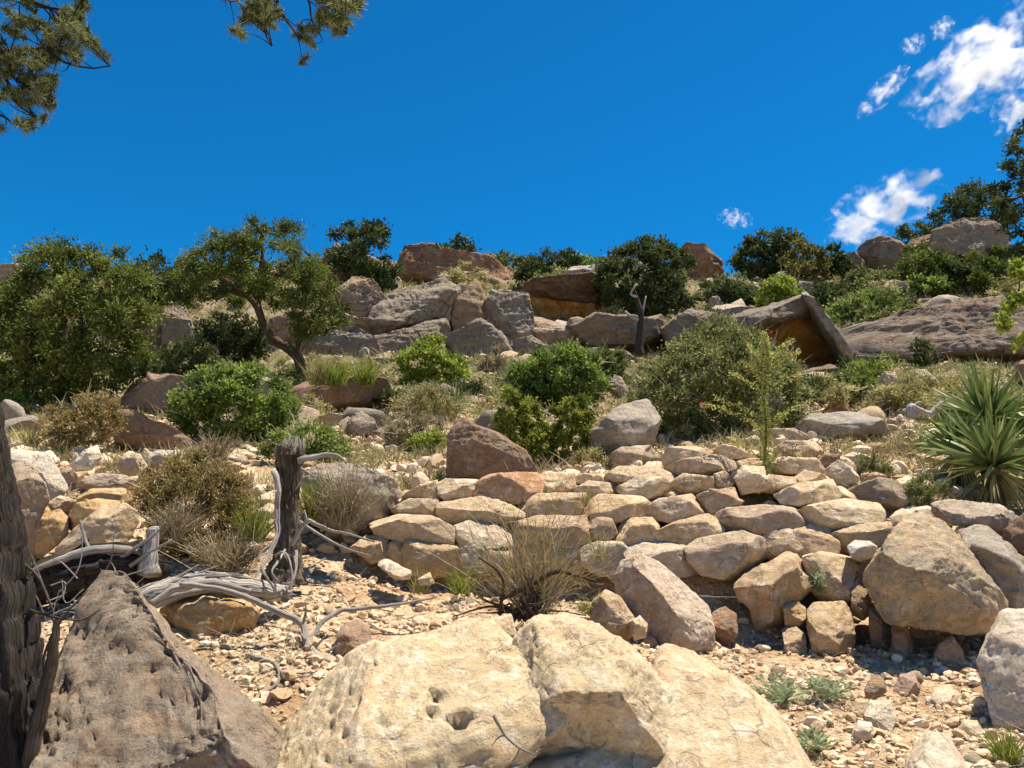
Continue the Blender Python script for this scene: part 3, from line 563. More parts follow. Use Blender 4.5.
# ================================================================== CLIFFS
CL = 'grey ledges and blocks of the broken cliff'
CLIFF = [
 ('great tilted grey slab in the middle of the cliff', [(368, 340), (378, 315), (395, 300), (420, 292), (440, 286), (455, 295), (459, 305), (449, 320), (447, 331), (435, 327), (400, 337), (375, 343)], (.40, .35, .29), .75, 29.5, 2.2, [((-.2, -.8, .55), .55), ((.9, -.4, -.1), .8)]),
 ('split grey ledge under the great tilted slab', [(368, 345), (400, 338), (440, 327), (451, 340), (449, 356), (400, 366), (372, 360)], (.36, .31, .25), .7, 28.5, 1.8, []),
 ('pointed rock pinnacle right of the great tilted slab', [(450, 324), (460, 301), (475, 286), (484, 300), (485, 316), (481, 338), (455, 338)], (.38, .29, .20), .3, 29.5, 1.6, [((.6, -.7, .1), .7)]),
 ('bulging grey rock below the pointed pinnacle', [(448, 337), (480, 331), (500, 341), (512, 368), (470, 376), (443, 358)], (.36, .31, .26), .6, 28, 1.8, []),
 ('smooth grey wall of rock left of the ochre alcove', [(482, 312), (500, 299), (526, 301), (530, 320), (532, 347), (500, 351), (486, 333)], (.42, .37, .31), .6, 29.5, 1.8, [((-.1, -1, .3), .6)]),
 ('low grey ledge above the round green bush', [(500, 350), (530, 344), (554, 354), (530, 374), (498, 372)], (.40, .35, .29), .6, 28, 1.5, []),
 ('pale sloping ramp of rock under the ochre alcove', [(527, 322), (545, 319), (578, 340), (566, 354), (535, 352)], (.52, .44, .35), .4, 29.5, 1.8, [((.1, -.6, .8), .6)]),
 ('cracked cream and grey rock behind the leaning pine', [(334, 304), (353, 285), (372, 288), (382, 305), (372, 321), (355, 328), (338, 320)], (.44, .35, .25), .4, 31, 1.8, []),
 ('grey ledge low in the cliff behind the leaning pine', [(296, 350), (318, 336), (350, 333), (371, 345), (378, 362), (340, 370), (302, 362)], (.37, .32, .27), .7, 27, 1.6, []),
 ('cream rock seen through the leaning pine', [(268, 342), (272, 322), (290, 314), (302, 326), (300, 344), (282, 350)], (.48, .37, .25), .2, 28, 1.4, []),
 ('flat pale shelf between two ledges of the cliff', [(325, 336), (345, 322), (372, 328), (372, 340), (345, 342)], (.50, .42, .33), .3, 29, 1.5, []),
 ('red brown cliff band on the skyline with a rounded knob', [(398, 285), (405, 258), (424, 249), (435, 249), (440, 259), (470, 262), (490, 266), (508, 275), (506, 290), (440, 292), (405, 292)], RED, .2, 42, 3, [((0, -1, .1), .7)]),
 ('red brown cliff band behind the skyline tree', [(318, 280), (322, 256), (345, 254), (372, 262), (400, 268), (402, 290), (360, 294), (325, 292)], (.33, .22, .15), .4, 42, 3, [((0, -1, .1), .7)]),
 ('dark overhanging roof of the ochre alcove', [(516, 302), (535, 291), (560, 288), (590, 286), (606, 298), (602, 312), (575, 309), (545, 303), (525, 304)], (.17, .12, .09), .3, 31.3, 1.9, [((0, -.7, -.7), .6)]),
 ('ochre back wall of the alcove', [(520, 300), (560, 298), (602, 308), (598, 327), (560, 326), (526, 320)], (.52, .30, .08), .0, 30.6, .8, [((0, -1, -.2), .5)]),
 ('white weathered rock above the ochre alcove', [(560, 290), (573, 272), (594, 272), (602, 288), (586, 298)], (.62, .58, .53), .3, 34, 1.2, []),
 ('dark brown block hanging right of the white rock', [(586, 296), (600, 284), (612, 296), (610, 314), (594, 318)], DARK, .2, 32, 1.4, []),
 ('grey broken ledge behind the dead snag', [(575, 330), (600, 321), (640, 325), (660, 322), (668, 340), (640, 352), (596, 350)], (.33, .28, .23), .6, 27.5, 1.6, []),
 ('grey broken ledge right of the dead snag', [(664, 334), (690, 320), (722, 324), (726, 340), (700, 350), (670, 350)], (.33, .29, .25), .6, 26.5, 1.6, []),
 ('grey ledge shelf left of the tilted overhanging slab', [(700, 328), (725, 318), (752, 315), (760, 335), (735, 348), (704, 344)], (.36, .32, .27), .6, 25, 1.4, []),
 ('red ochre outcrop on the skyline between the trees', [(676, 262), (688, 252), (710, 254), (722, 264), (725, 284), (700, 290), (682, 286)], (.38, .245, .145), .3, 47, 2.5, [((0, -1, -.1), .65)]),
 ('long dark grey bedrock ledge across the right slope', [(832, 352), (842, 336), (870, 326), (900, 318), (950, 309), (1000, 302), (1080, 298), (1080, 362), (960, 364), (900, 368), (862, 366)], (.30, .245, .21), .6, 24.5, 2.2, [((-.1, -.85, .5), .55)]),
 ('grey ledge above the right bush slope', [(770, 300), (790, 288), (812, 290), (818, 304), (795, 310)], GREY, .6, 34, 1.4, []),
 ('rounded dark boulder on the right skyline', [(856, 276), (860, 254), (878, 245), (900, 246), (912, 258), (908, 276), (880, 282)], (.27, .22, .18), .5, 46, 2.4, []),
 ('small rounded boulder left of the dark skyline boulder', [(838, 272), (845, 260), (858, 258), (866, 268), (860, 278)], (.30, .23, .18), .4, 45, 1.8, []),
 ('broad folded grey outcrop on the right skyline', [(928, 262), (934, 244), (952, 234), (982, 227), (1002, 236), (1014, 258), (990, 274), (955, 270)], (.34, .30, .26), .5, 47, 3, []),
 ('reddish cliff step between the two skyline outcrops', [(900, 262), (912, 246), (940, 238), (946, 254), (934, 266), (910, 270)], (.36, .23, .16), .3, 48, 2, []),
 ('pale flat ledge under the reddish cliff step', [(920, 266), (932, 250), (955, 254), (962, 262), (940, 268)], (.45, .37, .29), .3, 45, 1.5, []),
 ('grey cliff face between the big juniper and the leaning pine', [(146, 342), (152, 315), (165, 303), (182, 310), (192, 335), (190, 348), (165, 350)], (.38, .33, .28), .6, 27, 1.6, []),
 ('grey flat outcrop on the right slope under dark shrubs', [(880, 300), (892, 286), (908, 288), (912, 304), (895, 312)], GREY, .6, 36, 1.4, []),
 ('grey ledge on the far left skyline', [(-30, 300), (-10, 272), (14, 268), (30, 282), (34, 304)], GREY, .5, 44, 2.5, [])]
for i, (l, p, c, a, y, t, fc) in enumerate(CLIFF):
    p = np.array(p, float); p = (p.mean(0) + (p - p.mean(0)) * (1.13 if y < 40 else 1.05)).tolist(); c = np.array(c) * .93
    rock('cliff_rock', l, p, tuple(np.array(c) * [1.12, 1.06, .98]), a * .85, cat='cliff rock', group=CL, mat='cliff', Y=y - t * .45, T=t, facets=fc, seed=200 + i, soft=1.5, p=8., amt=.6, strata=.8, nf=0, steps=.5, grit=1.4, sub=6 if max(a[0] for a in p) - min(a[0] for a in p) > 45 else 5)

o = rock('tilted_slab', 'dark tilted slab with a hollow ochre underside', [(712, 330), (745, 314), (790, 303), (806, 299), (817, 312), (802, 324), (765, 333), (735, 345)], (.36, .31, .26), .7, cat='cliff rock', group=CL, mat='cliff', Y=20, T=1.5, p=4, nf=0, amt=.7, seed=260, facets=[((-.3, -.4, .9), .6)])
V, Fc = rock_shape([(752, 330), (785, 318), (812, 318), (828, 338), (842, 362), (815, 370), (780, 368), (757, 352)], Y=20.4, T=1.1, p=3, nf=0, amt=.5, seed=261, facets=[((.3, -.7, -.7), .35)]); c_ = child('underside', V, Fc, M['cliff'], o); c_.color = (.40, .235, .07, .05)
V, Fc = rock_shape([(800, 300), (809, 299), (834, 333), (857, 364), (846, 368), (824, 337)], Y=19.8, T=1.6, p=5, nf=0, amt=.4, seed=262); c_ = child('edge', V, Fc, M['cliff'], o); c_.color = (.44, .38, .31, .4)
EXTRA = [
 ('fractured grey slab closing the gap left of the alcove', [(560, 330), (584, 322), (598, 336), (590, 352), (565, 352)], 28.5, (.36, .31, .25)), ('blocky grey rock between the pinnacle and the smooth grey wall', [(474, 318), (490, 308), (498, 322), (492, 342), (476, 344)], 29, (.38, .31, .24)),
 ('grey stepped ledge just left of the bright yellow green bush', [(355, 366), (380, 358), (405, 362), (402, 380), (365, 382)], 24, (.38, .33, .27)), ('low grey shelf above the round deep green bush', [(470, 378), (500, 368), (535, 366), (545, 378), (510, 388), (475, 390)], 22, (.42, .37, .30)),
 ('dark broken ledge under the smooth grey wall', [(560, 354), (590, 350), (625, 352), (640, 364), (600, 370), (565, 368)], 23, (.34, .28, .22)), ('brown rock shelf at the foot of the dark tilted slab', [(800, 372), (830, 366), (850, 372), (846, 384), (815, 386)], 17.5, (.36, .27, .19)),
 ('red brown ledge on the upper slope above the pinnacle', [(440, 284), (470, 276), (505, 280), (512, 292), (470, 296)], 38, (.40, .25, .16)), ('grey blocky ledge high above the white rock', [(600, 300), (615, 290), (640, 300), (636, 316), (606, 318)], 31, (.34, .29, .23))]
for i, (l, p, y, c) in enumerate(EXTRA):
    t = .028 * y * .9; rock('cliff_rock', l, p, c, .5, cat='cliff rock', group=CL, mat='cliff', Y=y + t * .2, T=t, seed=270 + i, soft=1.5, p=8, amt=.6, strata=.8, nf=0, grit=1.4)

# ================================================================== DRY STONE WALL
wall = thing('dry_stone_wall', at(620, 600, 5.5), 'low dry stacked wall of rough cream and ochre limestone blocks', 'stone wall')
WALL = [
 ([(438, 484), (446, 480), (479, 481), (478, 499), (447, 503), (440, 496)], TAN), ([(476, 499), (479, 484), (491, 476), (535, 474), (540, 486), (537, 500), (516, 505), (490, 502)], (.42, .22, .115)),
 ([(539, 478), (545, 473), (573, 473), (573, 494), (540, 495)], CREAM), ([(440, 504), (480, 498), (506, 502), (520, 513), (518, 523), (480, 524), (450, 526), (442, 519)], (.55, .42, .27)),
 ([(523, 503), (540, 495), (583, 494), (585, 513), (560, 519), (524, 517)], (.50, .35, .20)), ([(517, 503), (526, 501), (526, 513), (519, 513)], TAN),
 ([(449, 530), (470, 522), (500, 527), (519, 536), (516, 546), (475, 549), (458, 546)], (.62, .52, .40)), ([(373, 524), (400, 516), (430, 517), (449, 527), (450, 545), (430, 547), (400, 541), (380, 535)], (.55, .44, .32)),
 ([(393, 509), (410, 500), (436, 500), (440, 516), (430, 520), (400, 518)], (.53, .40, .27)), ([(404, 496), (420, 486), (436, 481), (439, 499), (412, 503)], CREAM),
 ([(404, 548), (409, 540), (455, 547), (459, 569), (440, 576), (410, 573), (405, 562)], (.60, .41, .19)), ([(456, 550), (470, 546), (506, 545), (514, 560), (511, 570), (465, 572), (458, 563)], (.68, .54, .36)),
 ([(384, 547), (398, 538), (406, 545), (405, 566), (386, 562)], OCH), ([(352, 548), (366, 537), (386, 536), (389, 556), (372, 562)], (.58, .42, .25)),
 ([(516, 522), (540, 517), (583, 517), (586, 545), (550, 548), (517, 546)], (.46, .31, .18)), ([(583, 520), (610, 517), (616, 533), (603, 545), (585, 544)], (.35, .22, .14)),
 ([(514, 550), (550, 546), (585, 546), (585, 572), (530, 577), (515, 566)], (.57, .38, .18)),
 ([(583, 508), (600, 496), (640, 497), (651, 506), (648, 519), (610, 523), (586, 516)], (.55, .39, .23)), ([(575, 489), (590, 482), (615, 484), (621, 492), (612, 498), (580, 500)], (.55, .44, .31)),
 ([(572, 482), (585, 474), (604, 476), (606, 484), (590, 487)], CREAM),
 ([(600, 482), (620, 468), (655, 468), (671, 476), (668, 484), (640, 484), (620, 488), (604, 487)], (.60, .48, .33)), ([(617, 489), (640, 477), (665, 479), (670, 490), (656, 501), (630, 499)], (.61, .52, .39)),
 ([(613, 531), (630, 519), (650, 518), (657, 525), (654, 541), (630, 544), (613, 539)], (.60, .44, .25)), ([(647, 509), (660, 500), (690, 495), (702, 504), (701, 516), (672, 523), (649, 518)], (.57, .43, .30)),
 ([(662, 496), (669, 487), (679, 496), (668, 501)], TAN), ([(669, 486), (684, 475), (711, 478), (712, 491), (694, 494), (680, 498)], (.56, .42, .26)),
 ([(698, 496), (712, 491), (733, 489), (739, 509), (714, 517), (705, 511)], (.48, .34, .23)), ([(654, 533), (680, 521), (705, 515), (718, 521), (722, 533), (700, 541), (680, 546), (656, 541)], (.57, .42, .27)),
 ([(583, 548), (600, 542), (627, 543), (631, 557), (619, 575), (600, 574), (584, 564)], (.70, .60, .46)), ([(627, 548), (640, 541), (680, 543), (692, 556), (696, 572), (660, 577), (632, 566)], (.62, .53, .43)),
 ([(689, 548), (700, 540), (740, 532), (760, 539), (767, 553), (752, 569), (725, 577), (703, 573), (692, 560)], (.55, .44, .34)), ([(714, 516), (730, 509), (765, 506), (790, 508), (799, 526), (770, 533), (735, 535), (722, 532)], (.36, .26, .20)),
 ([(762, 534), (780, 527), (799, 527), (803, 556), (780, 563), (765, 555)], (.50, .39, .29)), ([(796, 528), (812, 524), (824, 525), (838, 541), (837, 553), (812, 560), (800, 556)], (.50, .37, .25)),
 ([(795, 515), (810, 507), (845, 500), (875, 504), (881, 514), (878, 524), (850, 526), (832, 530), (812, 525)], (.64, .52, .36)), ([(834, 533), (855, 525), (888, 523), (892, 540), (870, 550), (842, 552)], (.50, .38, .24)),
 ([(664, 463), (668, 450), (690, 447), (711, 451), (706, 459), (684, 463), (670, 471)], (.62, .51, .35)), ([(667, 470), (684, 461), (714, 456), (731, 461), (736, 468), (722, 475), (690, 479), (673, 479)], (.46, .33, .24)),
 ([(711, 454), (725, 446), (756, 452), (755, 459), (725, 461)], (.67, .55, .39)), ([(714, 476), (724, 472), (736, 479), (735, 491), (716, 489)], (.42, .30, .21)),
 ([(733, 474), (745, 467), (763, 468), (766, 490), (742, 494)], CREAM), ([(776, 495), (798, 485), (830, 480), (838, 494), (832, 503), (800, 507), (784, 504)], (.62, .49, .33)),
 ([(764, 468), (785, 459), (815, 459), (824, 470), (815, 475), (780, 475)], (.64, .50, .33)), ([(792, 480), (806, 471), (824, 476), (823, 486), (800, 487)], (.54, .42, .29)),
 ([(755, 482), (770, 476), (793, 478), (795, 488), (775, 494), (758, 492)], (.57, .44, .29)), ([(738, 462), (752, 459), (768, 461), (766, 472), (742, 473)], TAN)]
YB = [(430, 7.3), (450, 6.75), (465, 6.35), (480, 6.08), (500, 5.82), (520, 5.66), (545, 5.52), (590, 5.4)]
for i, (p, c) in enumerate(WALL):
    g = np.random.default_rng(i + 40); by = max(a[1] for a in p); yy = np.interp(by, [a for a, b in YB], [b for a, b in YB])
    wpx = np.ptp(np.array(p)[:, 0]); q = np.array(p, float); q = q.mean(0) + (q - q.mean(0)) * 1.13
    V, Fc = rock_shape(q, Y=yy + .05, T=.16 + .0012 * wpx, sub=5, seed=300 + i, soft=2.2, p=6, nf=1, amt=.6, strata=.3,
        facets=[((g.uniform(-.15, .15), -.62, .78), g.uniform(.70, .82)), ((g.uniform(-.3, .3), -1, g.uniform(-.15, .15)), .82)])
    o = child('stone', V, Fc, M['rock'], wall); o.color = (*((np.array(c) * [1.2, 1.2, 1.12]) * .62 + np.array([.74, .59, .40]) * .38), g.choice([.0, .05, .1, .3]))

# ================================================================== LOOSE STONES, GRAVEL
PROTO = []
for k in range(14):
    g = np.random.default_rng(k + 77); D, Fc = ICO[3 if k < 10 else 2]; V = D * np.array([1, g.uniform(.6, .95), g.uniform(.4, .75)])
    V = cut(V, [(g.normal(size=3), g.uniform(.55, .85)) for _ in range(9)]); V = rough(V, Fc, 1., g, .9, .4)
    me = mesh_obj('stone', V, Fc, M['rock'], origin=np.zeros(3)); PROTO.append(me.data); bpy.data.objects.remove(me)
def scatter_rocks(label, group, n, ulo, uhi, ylo, yhi, slo, shi, cols, seed, lich=.2, mat=None, keep=None, nm_='stone'):
    g = np.random.default_rng(seed); k = 0
    while k < n:
        y = math.exp(g.uniform(math.log(ylo), math.log(yhi))); px = g.uniform(ulo, uhi); x = (px - 512) / F * y
        if keep and not keep(px, y): continue
        s = slo * (shi / slo) ** (g.random() ** 1.7); z = H(x, y)[0]; o = bpy.data.objects.new(nm_, PROTO[g.integers(len(PROTO))]); COL.objects.link(o)
        o.location = (x, y, z + s * .15); o.scale = (s, s * g.uniform(.8, 1.1), s * g.uniform(.7, 1.1)); o.rotation_euler = (g.normal() * .3, g.normal() * .3, g.uniform(0, 6.28))
        c = np.array(cols[g.integers(len(cols))]) * g.uniform(.85, 1.12); o.color = (*c, lich * g.random() * 1.6); tag(o, label, nm_.replace('_', ' '), group); k += 1
scatter_rocks('small cream or tan stone lying on the gravel slope below the wall', 'loose stones on the gravel below the wall', 95, 300, 1040, 2.9, 5.3, .025, .075, [CREAM, PALE, TAN, OCH], 1, .1)
scatter_rocks('broken pale stone on the slope left of the stump', 'loose stones on the left slope', 60, -60, 330, 5.0, 10, .05, .17, [CREAM, PALE, TAN, OCH], 2, .2)
scatter_rocks('loose stone on the terrace and slope above the wall', 'loose stones on the slope above the wall', 60, 400, 1060, 6.6, 11, .04, .13, [CREAM, PALE, TAN, (.44, .3, .2)], 3, .25)
scatter_rocks('weathered rock on the scrubby hillside between the bushes', 'rocks dotting the hillside', 125, -40, 1080, 9.5, 25, .10, .62, [TAN, GREY, (.42, .33, .24), BROWN], 4, .6, nm_='rock')
_n5 = len(COL.objects)
scatter_rocks('grey or brown outcrop block high on the hillside among shrubs', 'outcrop blocks near the skyline', 105, -40, 1080, 26, 47, .35, 1.5, [GREY, (.36, .30, .24), (.33, .24, .17), (.42, .36, .29)], 5, .8, nm_='outcrop_rock')
def gravel(name, label, n, pxl, pxh, yl, yh, s0, s1, seed, cl=1.6, res=1):
    g = np.random.default_rng(seed); D, Fc = ICO[res]; y = np.exp(g.uniform(math.log(yl), math.log(yh), n)); x = (g.uniform(pxl, pxh, n) - 512) / F * y
    s = s0 * (s1 / s0) ** (g.random(n) ** cl); dn = fbm(np.stack([x, y, x * 0], 1) * 2.2, 3); k = dn > -.35 * g.random(n) - .02; x, y, s = x[k], y[k], s[k]; n = len(x)
    sh = g.uniform(.55, 1.15, (n, 1, 3)); sh[:, :, 2] *= .65; V = D[None] * sh
    if res == 1: V = V * (1 + .22 * g.normal(size=(n, len(D), 1)))
    else:
        for _ in range(7):
            nn = unit(g.normal(size=(n, 3))); dd = np.einsum('nvk,nk->nv', V, nn); of = g.uniform(.35, .6, (n, 1)); V = V - nn[:, None] * np.maximum(dd - of, 0)[..., None]
        V = V * (1 + .035 * g.normal(size=(n, len(D), 1)))
    a = g.uniform(0, 6.28, n); c, si = np.cos(a), np.sin(a); V = np.stack([V[..., 0] * c[:, None] - V[..., 1] * si[:, None], V[..., 0] * si[:, None] + V[..., 1] * c[:, None], V[..., 2] + g.normal(size=(n, 1)) * .25 * V[..., 0]], -1)
    V = V * s[:, None, None]; V += np.stack([x, y, H(x, y) + s * .25], 1)[:, None]
    Q = (Fc[None] + (np.arange(n) * len(D))[:, None, None]).reshape(-1, 3)
    tag(mesh_obj(name, V.reshape(-1, 3), Q, M['pebble'], tone=np.repeat(np.clip(g.normal(.5, .25, n), 0, 1), len(D)), smooth=False, origin=np.zeros(3)), label, kind='stuff')
gravel('gravel', 'pale ochre gravel and chips covering the bank', 17000, 60, 1080, 2.3, 6, .006, .03, 11)
gravel('rubble', 'pale rock rubble strewn over the slope', 10500, -60, 1100, 5.6, 30, .02, .15, 12, res=2)
gravel('rubble', 'small broken stones lying on the bank between the boulders', 1700, 120, 1080, 2.6, 5.4, .02, .055, 13, res=3)
def cover(name, label, n, y0, y1, h0, h1, w, mat, seed, thr=.0):
    g = np.random.default_rng(seed); y = np.exp(g.uniform(math.log(y0), math.log(y1), n)); x = (g.uniform(-80, 1110, n) - 512) / F * y
    nz = fbm(np.stack([x * .9, y * .9, x * 0 + seed], 1), 3); k = nz > thr; x, y = x[k], y[k]; n = len(x); rep = 9
    x = np.repeat(x, rep) + g.normal(size=n * rep) * .07; y = np.repeat(y, rep) + g.normal(size=n * rep) * .07; n *= rep
    P = np.stack([x, y, H(x, y) - .01], 1); d = unit(np.concatenate([g.normal(size=(n, 2)) * .55, np.ones((n, 1))], 1))
    V, Q = blades(P, d, g.uniform(h0, h1, n) * (.6 + y / 30), w * (.5 + y / 22), g, 3, .3, .8, .2)
    tag(mesh_obj(name, V, Q, M[mat], tone=np.repeat(np.repeat(np.clip(g.normal(.5, .25, n // rep), 0, 1), rep), 8), smooth=False, origin=np.zeros(3)), label, kind='stuff')
cover('dry_grass', 'straw coloured grass growing sparsely over the hillside', 9500, 6.3, 50, .10, .30, .006, 'straw', 1, .02)
cover('dry_brush', 'grey brown dead brush and weeds over the hillside', 9000, 6.3, 50, .08, .30, .006, 'dry', 2, -.02)
cover('ground_cover', 'low olive green ground cover over the upper hillside', 4500, 14, 50, .10, .32, .010, 'olive', 3, .03)
def litter():
    g = np.random.default_rng(5); n = 9000; y = np.exp(g.uniform(math.log(2.6), math.log(9), n)); x = (g.uniform(-40, 1060, n) - 512) / F * y
    P = np.stack([x, y, H(x, y) + .008], 1); d = unit(np.stack([g.normal(size=n), g.normal(size=n), g.normal(size=n) * .15 + .05], 1))
    V, Q = blades(P, d, g.uniform(.02, .12, n), np.full(n, .0016), g, 3, -.1, .7, .3)
    tag(mesh_obj('twig_litter', V, Q, M['dry'], tone=tones(g, n, 8, .3, 1), smooth=False, origin=np.zeros(3)), 'dry twigs and needles littering the ground', kind='stuff')
litter()

# ================================================================== DEAD WOOD
def strands(t, path, rad, n, r, seed, lo=.0, hi=1.):
    g = np.random.default_rng(seed); P = np.array(path, float); T = unit(np.gradient(P, axis=0)); up = np.array([.1, -.9, .4]); a = unit(np.cross(T, up)); b = unit(np.cross(a, T))
    for k in range(n):
        ph = g.uniform(0, 6.28); tw = g.normal() * .35; i0 = g.integers(0, max(1, len(P) - 2)); i1 = g.integers(i0 + 2, len(P) + 1) if i0 + 2 <= len(P) else len(P)
        q = [P[i] + (a[i] * math.cos(ph + tw * i) + b[i] * math.sin(ph + tw * i)) * rad[i] * g.uniform(.85, 1.12) for i in range(i0, i1)]
        q[-1] = q[-1] + g.normal(size=3) * rad[i1 - 1] * .5
        if len(q) > 1: t.add(q, np.linspace(r, r * .35, len(q)) * g.uniform(.5, 1.3), 6, 7, .3, seed + k)
def px_path(pts, Y): return [at(p[0], p[1], p[2] if len(p) > 2 else Y) for p in pts]
st = thing('tree_stump', at(290, 572, 4.7), 'dark weathered snapped stump with a broken grey branch and pale roots', 'stump')
t = Tubes(); pp = px_path([(283, 584), (287, 560), (290, 530), (288, 500), (289, 470), (291, 450)], 4.7); rr_ = [.115, .072, .055, .048, .058, .074]; t.add(pp, rr_, 64, 14, .42, 1); strands(t, pp, rr_, 46, .014, 5); t.build('trunk', M['stumpm'], st)
g = np.random.default_rng(8)
t = Tubes()
for k in range(60):
    a = g.uniform(0, 6.28); c = at(291, 455, 4.7) + np.array([math.cos(a), math.sin(a), 0]) * g.uniform(.03, .088); t.add([c, c + [g.normal() * .01, g.normal() * .01, g.uniform(.02, .12)]], [.015, .002], 5, 1)
t.build('splinter', M['dead'], st)
t = Tubes(); t.add(px_path([(298, 461), (308, 458), (325, 455), (338, 456), (347, 463)], 4.65), [.017, .015, .013, .01, .005], 14, 6, .3, 2); t.add(px_path([(301, 468), (310, 474), (319, 478)], 4.62), [.008, .006, .003], 6, 3); t.build('branch', M['dead'], st)
t = Tubes()
for pth, r in [([(274, 472, 4.55), (278, 490, 4.53), (277, 515, 4.5), (277, 535, 4.45), (268, 556, 4.35), (257, 574, 4.2), (252, 590, 4.15)], .026),
               ([(292, 545, 4.55), (300, 530, 4.5), (306, 520, 4.5), (304, 510, 4.5)], .02), ([(270, 553, 4.4), (262, 566, 4.25), (268, 580, 4.15), (276, 590, 4.12)], .012),
               ([(275, 556, 4.4), (284, 552, 4.3), (290, 562, 4.2), (292, 578, 4.15), (286, 592, 4.12)], .011), ([(285, 550, 4.45), (278, 562, 4.3), (272, 572, 4.22), (278, 582, 4.2), (290, 583, 4.2), (296, 572, 4.25), (294, 556, 4.35)], .01),
               ([(296, 550, 4.5), (296, 570, 4.4), (290, 588, 4.3)], .014), ([(272, 545, 4.45), (262, 552, 4.4), (258, 560, 4.35)], .016)]:
    t.add(px_path(pth, 4.5), np.linspace(r, r * .35, len(pth)) * .62, 12, 7, .4, r * 99); strands(t, px_path(pth, 4.5), [r * .6] * len(pth), 3, r * .28, int(r * 999))
t.build('root', M['white'], st)
lg = thing('fallen_log', at(100, 590, 4.2), 'dark split fallen log lying behind the rough pointed boulder', 'log')
t = Tubes(); strands(t, px_path([(22, 592, 4.1), (50, 580, 4.15), (85, 572, 4.2), (115, 566, 4.25), (140, 566, 4.3), (158, 574, 4.3)], 4.2), [.09, .115, .125, .11, .095, .06], 40, .012, 9); t.add(px_path([(22, 592, 4.1), (50, 580, 4.15), (85, 572, 4.2), (115, 566, 4.25), (140, 566, 4.3), (158, 574, 4.3)], 4.2), [.10, .125, .135, .12, .105, .07], 48, 12, .34, 3, .8); t.build('trunk', M['bark'], lg)
t = Tubes(); t.add(px_path([(30, 572, 4.0), (60, 560, 4.05), (92, 550, 4.1), (120, 549, 4.15), (142, 552, 4.2)], 4.), [.01, .018, .022, .02, .012], 12, 8, .3, 4)
t.add(px_path([(148, 575, 4.2), (150, 555, 4.2), (152, 540, 4.2), (153, 528, 4.2)], 4.2), [.05, .034, .028, .024], 20, 6, .4, 5)
for pth in ([(118, 560), (140, 545), (158, 532), (165, 522)], [(130, 566), (150, 552), (172, 540)], [(90, 556), (84, 535), (80, 520)]): t.add(px_path(pth, 4.15), [.012, .009, .006, .004][:len(pth)], 7, 4)
t.build('branch', M['dead'], lg)
lg = thing('fallen_log', at(220, 590, 4.1), 'silvery bleached log running from the rough boulder to the stump', 'log')
t = Tubes(); strands(t, px_path([(118, 612, 3.9), (145, 598, 3.95), (175, 588, 4.02), (205, 583, 4.08), (235, 586, 4.12), (262, 590, 4.2), (290, 592, 4.35)], 4.1), [.045, .048, .05, .053, .05, .043, .03], 44, .010, 11); t.add(px_path([(118, 612, 3.9), (145, 598, 3.95), (175, 588, 4.02), (205, 583, 4.08), (235, 586, 4.12), (262, 590, 4.2), (290, 592, 4.35)], 4.1), [.045, .05, .052, .055, .052, .045, .03], 48, 12, .34, 6, .9)
t.add(px_path([(140, 612, 3.92), (165, 600, 3.96), (195, 591, 4.), (225, 590, 4.05)], 4.1), [.012, .022, .02, .01], 14, 8, .4, 7)
t.add(px_path([(150, 604, 3.86), (180, 588, 3.92), (215, 583, 3.98), (250, 592, 4.05)], 4.1), [.01, .018, .018, .01], 14, 8, .4, 8); t.build('trunk', M['white'], lg)
br = thing('fallen_branch', ground(310, 655), 'crooked pale grey fallen branch forking across the gravel', 'branch')
t = Tubes(); t.add(px_path([(180, 584, 3.85), (215, 588, 3.88), (245, 597, 3.9), (275, 610, 3.95), (302, 624, 4.0), (306, 640, 3.95), (316, 655, 3.9), (334, 664, 3.85)], 4), [.010, .012, .013, .014, .016, .018, .016, .008], 14, 8, .25, 9); t.build('trunk', M['white'], br)
t = Tubes(); t.add(px_path([(308, 648, 3.94), (314, 634, 4.0), (322, 622, 4.05), (340, 611, 4.15), (365, 608, 4.25), (395, 605, 4.35), (437, 597, 4.5)], 4), [.013, .012, .011, .011, .009, .008, .004], 12, 8, .3, 10); t.build('fork', M['white'], br)
for pth in ([(306, 640), (298, 632), (290, 630)], [(312, 652), (322, 640), (328, 634)], [(316, 656), (316, 664), (312, 672)], [(303, 624), (306, 612), (305, 600)], [(320, 655), (334, 648), (342, 640)]): t = Tubes(); t.add(px_path(pth, 3.93), [.008, .006, .003], 6, 4); t.build('twig', M['dead'], br)
def small_branch(label, pth, r, Y=None, mat='white', extra=()):
    P = [ground(x, y) + [0, 0, r * 1.2] if Y is None else at(x, y, Y) for x, y in pth]; t = Tubes(); t.add(P, np.linspace(r, r * .4, len(P)), 10, 6, .3, r * 50)
    for e in extra: t.add([ground(x, y) + [0, 0, r * 1.5] if Y is None else at(x, y, Y) for x, y in e], np.linspace(r * .6, r * .2, len(e)), 6, 4)
    tag(t.build('fallen_branch', M[mat]), label, 'branch', 'small fallen branches')
small_branch('short white curled branch left of the huge pitted boulder', [(246, 658), (262, 662), (276, 668), (279, 682), (272, 692), (262, 698)], .011, extra=[[(277, 680), (295, 678), (318, 676)]])
small_branch('thin grey branch leaning from the stump to the wall foot', [(282, 508), (300, 522), (325, 538), (350, 550), (372, 556)], .011, Y=4.75)
small_branch('second thin grey branch behind the leaning one by the stump', [(308, 520), (330, 530), (352, 535), (375, 542)], .012, Y=5.0)
small_branch('small grey stick on the gravel right of the stump', [(300, 574), (315, 566), (332, 556)], .008)
small_branch('grey branch with a forked end beside the yucca', [(912, 418), (911, 408), (918, 410), (930, 414), (940, 405), (952, 398)], .05, Y=8.6, extra=[[(917, 412), (916, 404), (922, 402)]])
